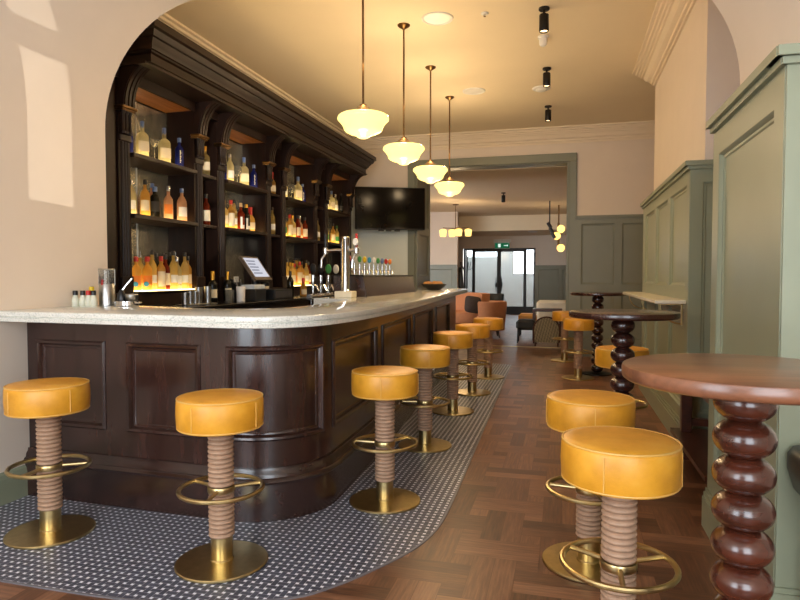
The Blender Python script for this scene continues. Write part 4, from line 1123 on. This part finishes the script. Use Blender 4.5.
def canister():
    t = thing('utensil_canister', 'tall steel canister holding bar tools on the bar end', 'canister', (-2.965, 3.52, WT))
    b = MB(); b.lathe([(0,0),(.047,0),(.05,.004),(.05,.145),(.047,.15),(.046,.145),(.046,.008),(0,.008)], n=32); b.build('cup', M['steel'], t)
    r = MB(); r.lathe([(.05,.24),(.053,.245),(.05,.25),(.047,.245),(.05,.24)], n=32)
    for k in range(4):
        a = k*PI/2+.5; r.tube([(.05*math.cos(a), .05*math.sin(a), .14), (.05*math.cos(a), .05*math.sin(a), .245)], .003, 6)
    g = MB(); g.lathe([(.0495,.15),(.0495,.24),(.048,.24),(.048,.15),(.0495,.15)], n=32); g.build('glass_sleeve', M['glass_thin'], t)
    r.build('rim', M['steel'], t)
    return t
canister()
def tool(x, y, tilt, az, mat, label, L=.19):
    t = thing('bar_tool', label, 'bar tool', (x, y, WT+.009), 0, 'bar tools in the steel canister')
    d = Vector((math.sin(tilt)*math.cos(az), math.sin(tilt)*math.sin(az), math.cos(tilt)))
    h = MB(); h.tube([tuple(d*.0), tuple(d*L*.7)], .004, 8); h.build('shaft', M['steel'], t)
    k = MB(); k.tube([tuple(d*L*.68), tuple(d*L*.8), tuple(d*L)], [.008,.013,.009], 10); k.build('grip', M[mat], t)
tool(-2.97, 3.51, .16, 3.6, 'c_cork', 'wooden gripped bar tool leaning left in the canister')
tool(-2.955, 3.53, .12, .4, 'c_black', 'black gripped bar tool leaning right in the canister')
tool(-2.965, 3.495, .1, 4.9, 'c_red', 'red gripped bar tool standing in the middle of the canister', .17)
def strainer_dish():
    t = thing('tool_dish', 'low steel dish with side handles on the bar by the canister', 'dish', (-2.8, 3.51, WT))
    b = MB(); b.lathe([(0,0),(.07,0),(.075,.006),(.076,.035),(.073,.037),(.07,.032),(.068,.008),(0,.008)], n=36); b.build('bowl', M['chrome'], t)
    for s in (-1, 1):
        h = MB(); h.tube([(s*.074, -.015, .022), (s*.1, -.01, .026), (s*.1, .01, .026), (s*.074, .015, .022)], .005, 8); h.build('handle', M['chrome'], t)
strainer_dish()
def in_dish(name, label, x, y, mk):
    t = thing(name, label, 'bar tool', (x, y, WT+.0085), 0, 'bar tools standing in the steel dish'); mk(t)
def mk_press(t):
    a = MB(); a.lathe([(0,0),(.022,0),(.03,.03),(.024,.075),(.01,.1),(0,.1)], n=20); a.build('head', M['c_black'], t)
    b = MB(); b.tube([(0,0,.09), (.03,.02,.14), (.055,.035,.175)], .006, 8); b.build('handle', M['chrome'], t)
def mk_strain(t):
    a = MB(); a.lathe([(0,0),(.016,0),(.04,.04),(.043,.07),(.04,.07),(.036,.042),(.012,.004),(0,.004)], n=24); a.build('cone', M['steel'], t)
    b = MB(); b.torus((0,0,.07), .042, .003, 24, 6); b.build('rim', M['chrome'], t)
in_dish('citrus_press', 'black citrus press with steel handle standing in the dish', -2.838, 3.505, mk_press)
in_dish('strainer', 'round steel strainer standing in the dish', -2.768, 3.515, mk_strain)
def jigger_tray():
    o = MB(); o.box(-.06, .06, -.24, .24, 0, .008, b=.003); ob = o.build('steel_tray', M['steel']); ob.location = (-3.16, 4.88, Z_BC)
    tag(ob, 'flat steel tray under the metal cups on the working counter', 'tray')
jigger_tray()
for i, (y, x, h) in enumerate(((4.70,-3.16,.1),(4.775,-3.16,.11),(4.85,-3.16,.11),(4.95,-3.19,.145),(5.05,-3.16,.15))):
    o = MB(); o.lathe([(0,0),(.026,0),(.029,.003),(.033,h),(.031,h),(.027,.006),(0,.006)], n=24); ob = o.build('metal_cup', M['steel'], None); ob.location = (x, y, Z_BC+.0085)
    tag(ob, 'steel cup on the tray, %s from the left' % ORD[i], 'cup', 'steel cups on the tray')
G5 = 'bottles on the working counter'
bottle('wine_gold', -3.2, 5.2, Z_BC, 'dark gold necked bottle right of the steel cups on the counter', G5, 1, FACE)
bottle('wine_gold', -3.36, 5.74, Z_BC, 'dark gold necked bottle behind the straw box, left of the till', G5, 1, FACE)
bottle('wine_gold', -3.38, 6.62, Z_BC, 'dark gold necked bottle just right of the till screen', G5, 1.05, FACE)
bottle('wine_dark', -3.16, 6.83, Z_BC, 'plain dark wine bottle right of the till drawer', G5, 1, FACE)
bottle('redcap_squat', -3.2, 7.3, Z_BC, 'squat amber bottle below the third bay on the counter', G5, .8, FACE)
def tumbler(y, x, label):
    o = MB(); o.lathe([(0,0),(.028,0),(.03,.004),(.034,.12),(.032,.12),(.028,.008),(0,.008)], n=24); ob = o.build('tumbler', M['glass_thin']); ob.location = (x, y, Z_BC)
    tag(ob, label, 'glass', 'tall glasses beside the till')
tumbler(5.38, -3.14, 'tall clear glass left of the straw holder, nearer one'); tumbler(5.47, -3.17, 'tall clear glass left of the straw holder, farther one')
def straws():
    t = thing('straw_holder', 'white cup holding a straw beside the till', 'holder', (-3.12, 5.58, Z_BC))
    c = MB(); c.lathe([(0,0),(.04,0),(.042,.004),(.045,.15),(.042,.15),(.039,.006),(0,.006)], n=24); c.build('cup', M['white'], t)
    s = MB(); s.tube([(0,0,.01),(-.03,-.05,.24)], .004, 8); s.tube([(.01,.01,.01),(.02,-.035,.22)], .004, 8); s.build('straw', M['steel'], t)
straws()
def napkins():
    t = thing('napkin_box', 'black holder with pale striped napkin packs in front of the till', 'holder', (-3.12, 5.83, Z_BC))
    b = MB(); b.box(-.09, .09, -.12, .12, 0, .12, b=.006); b.build('tray', M['black'], t)
    n = MB()
    for k in range(6): n.box(-.08, .08, -.115+k*.039, -.115+k*.039+.034, .12, .165, b=.006)
    n.build('napkins', M['napkin'], t)
M['napkin'] = plain('pale blue napkins', (206,216,226), .7)
napkins()
def till():
    t = thing('till', 'point of sale till with tilted lit screen on the working counter', 'till', (-3.2, 6.3, Z_BC))
    b = MB(); b.box(-.2, .2, -.22, .24, 0, .11, b=.006); b.build('cash_drawer', M['black'], t)
    k = MB(); k.box(.2, .206, -.2, .22, .02, .09); k.build('drawer_front', M['grey_plastic'], t, 0)
    l = MB(); l.cyl((.206, .12, .055), .008, .004, 12); l.build('lock', M['chrome'], t)
    s = MB(); s.tube([(-.05, -.15, .11), (-.06, -.16, .3)], [.06, .03], 14); s.build('screen_stand', M['black'], t)
    def P(u, v, o):   # screen plane: u along Y, v up the tilted screen
        d = Vector((-.185, 0, .255)).normalized(); nrm = Vector((.255, 0, .185)).normalized(); c = Vector((.06, -.36, .215))
        return tuple(c + Vector((0, 1, 0))*u + d*v + nrm*o)
    def slab(name, u0, u1, v0, v1, o0, o1, mat, par):
        m = MB(); vs = [P(u, v, o) for o in (o0, o1) for u, v in ((u0,v0),(u1,v0),(u1,v1),(u0,v1))]
        m.add(vs, [(0,3,2,1),(4,5,6,7),(0,1,5,4),(1,2,6,5),(2,3,7,6),(3,0,4,7)]); return m.build(name, mat, par, 0)
    h = slab('screen_housing', 0, .38, 0, .315, -.03, 0, M['bronze_plastic'], t)
    slab('display', .03, .35, .04, .29, .0, .002, M['screen_lit'], h)
    for r in range(5):
        slab('display_rows', .05, .24-.03*(r % 2), .08+r*.04, .095+r*.04, .002, .003, M['screen_row'], h)
M['grey_plastic'] = plain('dark grey plastic', (58,58,62), .4); M['bronze_plastic'] = plain('taupe plastic', (96,84,74), .4)
till()
def printer():
    t = thing('receipt_printer', 'black receipt printer beside the tilted till screen', 'printer', (-3.38, 5.95, Z_BC))
    b = MB(); b.prism([(-.09,0),(.09,0),(.09,.1),(.06,.16),(-.06,.22),(-.09,.22)], -.1, .1, 'Y'); b.build('housing', M['black'], t, 0)
    p = MB(); p.box(.0, .002, -.05, .05, .18, .25); p.build('receipt', M['white_paper'], t, 0)
printer()
def beer_column():
    t = thing('beer_font', 'tall chrome beer column on a cream base block on the worktop', 'beer font', (-1.99, 5.52, WT))
    b = MB(); b.box(-.085, .085, -.075, .075, 0, .06, b=.006); b.build('base_block', M['cream_block'], t)
    c = MB(); c.lathe([(0,.06),(.048,.06),(.048,.068),(.042,.074),(.042,.545),(.044,.55),(.044,.565),(.038,.572),(0,.572)], n=36); c.build('column', M['chrome'], t)
    for s, cm in ((-1, 'c_black'), (1, 'c_red')):
        a = MB(); a.tube([(0,0,.44), (s*.09,.0,.445), (s*.19 if s < 0 else s*.1,0,.44)], .017, 12)
        x = s*.2 if s < 0 else s*.11
        a.lathe([(0,-.03),(.022,-.03),(.026,0),(.022,.03),(0,.03)], (x,0,.44), 16); ar = a.build('tap_arm', M['chrome'], t)
        n = MB(); n.tube([(x,0,.42),(x-.03,-.02,.36),(x-.035,-.02,.28)], .011, 10); n.build('spout', M['chrome'], ar)
        h = MB(); h.tube([(x,0,.46),(x,0,.52),(x,-.005,.6)], [.01,.014,.011], 12); h.build('tap_handle', M[cm], ar)
    l = MB(); l.lathe([(0,-.01),(.03,-.01),(.036,0),(.03,.01),(0,.01)], (0,0,0), 24); l.v = [(.11+x*.8, -.03+z, .52+y) for x, y, z in l.v]; l.build('badge', M['white'], t)
M['cream_block'] = plain('cream stone block', (226,220,200), .4)
beer_column()
def tap(x, y, z, badge, label, grp, s=1.0):
    t = thing('beer_tap', label, 'beer tap', (x, y, z), 0, grp)
    b = MB(); b.cyl((0,0,0), .016*s, .06*s, 14); b.tube([(0,0,.05*s),(.03*s,-.01*s,.06*s),(.05*s,-.015*s,.02*s)], .009*s, 8); b.build('spout', M['chrome'], t)
    h = MB(); h.lathe([(0,.06*s),(.012*s,.06*s),(.014*s,.1*s),(.012*s,.14*s),(0,.145*s)], n=14); h.build('handle', M['chrome'], t)
    l = MB(); l.lathe([(0,-.012*s),(.022*s,-.01*s),(.027*s,0),(.022*s,.01*s),(0,.012*s)], n=24); l.v = [(p[0]*1.0+p[2]*.5, -p[2], .19*s+p[1]*1.45) for p in l.v]; l.build('lens_badge', M[badge], t)
    return t
def dispenser():
    t = thing('tap_panel', 'dark wood screen box on the bar carrying the row of beer taps', 'tap panel', (-2.05, 6.75, WT))
    b = MB(); b.prism([(-.14,0),(.205,0),(.16,.2),(-.14,.2)], -1.02, 1.02, 'Y'); b.build('housing', M['mahogany_h'], t, 0)
    c = MB(); c.box(-.15, .175, -1.03, 1.03, .2, .215, b=.004); c.build('top_board', M['black_metal'], t)
dispenser()
BAD = [('c_red', 'red'), ('white', 'white'), ('l_green', 'green'), ('c_yellow', 'yellow'), ('l_blue', 'turquoise'), ('white', 'white'), ('l_green', 'green'), ('c_blue', 'blue'), ('c_red', 'red'), ('l_orange', 'orange')]
for i, (bm_, nm) in enumerate(BAD):
    tap(-2.06, 5.82+i*.165, WT+.2155, bm_, 'beer tap with %s badge, %s from left on the tap panel' % (nm, ORD[i]), 'beer taps along the tap panel', .85)
def rear_font():
    t = thing('counter_font', 'chrome rail font with pumps behind the beer column', 'beer font', (-2.75, 7.0, 0))
    p = MB()
    for y in (-.5, .5): p.cyl((0,y,0), .03, 1.1, 16)
    p.build('pedestal', M['chrome'], t)
    r = MB(); r.tube([(0,-.56,1.1),(0,.56,1.1)], .035, 16); r.build('rail', M['chrome'], t)
    d = MB(); d.box(-.1, .25, -.56, .56, .9, .93, b=.005); d.build('drip_tray', M['steel'], t)
rear_font()
for i, (y, bg, nm) in enumerate(((6.55,'c_black','black'),(6.78,'c_black','dark'),(7.02,'l_green','green'),(7.28,'white','white'))):
    tap(-2.75, y, 1.136, bg, 'tall beer tap with %s badge, %s from left on the chrome rail' % (nm, ORD[i]), 'tall taps on the chrome rail', 1.5)
def bowl():
    t = thing('bowl', 'dark bowl at the far end of the pale worktop', 'bowl', (-1.86, 9.0, WT))
    b = MB(); b.lathe([(0,0),(.09,0),(.1,.008),(.16,.05),(.19,.085),(.185,.087),(.15,.05),(.09,.015),(0,.015)], n=40); b.build('body', M['black'], t)
bowl()
for i, (x, y, a) in enumerate(((-.082,-.05,.3),(.082,-.05,1.2),(0,.085,2.2))):
    o = MB(); o.lathe([(0,-.035),(.05,-.028),(.075,0),(.05,.03),(0,.036)], n=24, sy=.8); ob = o.build('bread_roll', M['bread'] if 'bread' in M else M.setdefault('bread', plain('golden bread crust', (208,150,90), .7, 0, .12, 20)), None, 60)
    ob.location = (-1.86+x, 9.0+y, WT+.092); ob.rotation_euler.z = a
    tag(ob, 'golden roll in the dark bowl, %s one' % ('left', 'right', 'rear')[i], 'bread roll', 'rolls in the dark bowl')
# ------------------------------------------------------------------ daylight, camera, view
w = bpy.data.worlds.new('sky'); SC.world = w; w.use_nodes = True
bg = w.node_tree.nodes['Background']; bg.inputs[0].default_value = (.84, .92, 1.0, 1); bg.inputs[1].default_value = 8.2
def portal(name, loc, sx, sy, rot):
    d = bpy.data.lights.new(name, 'AREA'); d.shape = 'RECTANGLE'; d.size = sx; d.size_y = sy; d.cycles.is_portal = True
    o = bpy.data.objects.new(name, d); COL.objects.link(o); o.location = loc; o.rotation_euler = rot
portal('daylight_portal_left', (-2.075, -1.42, 1.7), 1.85, 2.5, (PI/2, 0, 0))
portal('daylight_portal_right', (.765, -1.42, 1.7), 1.57, 2.5, (PI/2, 0, 0))
# unseen spot added for assumed reflected sun; throws wall patches through the narrow slots
dv = Vector((-.57, 1, -.0)).normalized(); pc = Vector((-.55, -1.3, 2.45))
sp = lamp('added_patch_spot', 'SPOT', 8000, (1, .93, .8), tuple(pc - dv*14), None, .012, None, spot_size=2*math.atan(.85/14), spot_blend=.1)
sp.rotation_euler = dv.to_track_quat('-Z', 'Y').to_euler()

R = (((0.96679594, 0.00967920, -0.25536625), (0.25554962, -0.03661839, 0.96610221), (0.00000000, -0.99928245, -0.03787603)))
cam = bpy.data.cameras.new('camera'); co = bpy.data.objects.new('camera', cam); COL.objects.link(co)
cam.sensor_width = 36; cam.lens = 620/800*36; cam.clip_start = .05; cam.clip_end = 100
co.matrix_world = Matrix(((R[0][0], -R[0][1], -R[0][2], 0), (R[1][0], -R[1][1], -R[1][2], 0), (R[2][0], -R[2][1], -R[2][2], 1.33), (0, 0, 0, 1)))
SC.camera = co
vs = SC.view_settings; vs.view_transform = 'Standard'; vs.look = 'None'; vs.gamma = 1; vs.use_curve_mapping = False; vs.exposure = 0.22
try:
    SC.cycles.use_denoising = True; SC.cycles.max_bounces = 10; SC.cycles.transmission_bounces = 8; SC.cycles.glossy_bounces = 4; SC.cycles.diffuse_bounces = 5
    SC.cycles.sample_clamp_indirect = 6; SC.cycles.caustics_reflective = False; SC.cycles.caustics_refractive = False
except Exception: pass
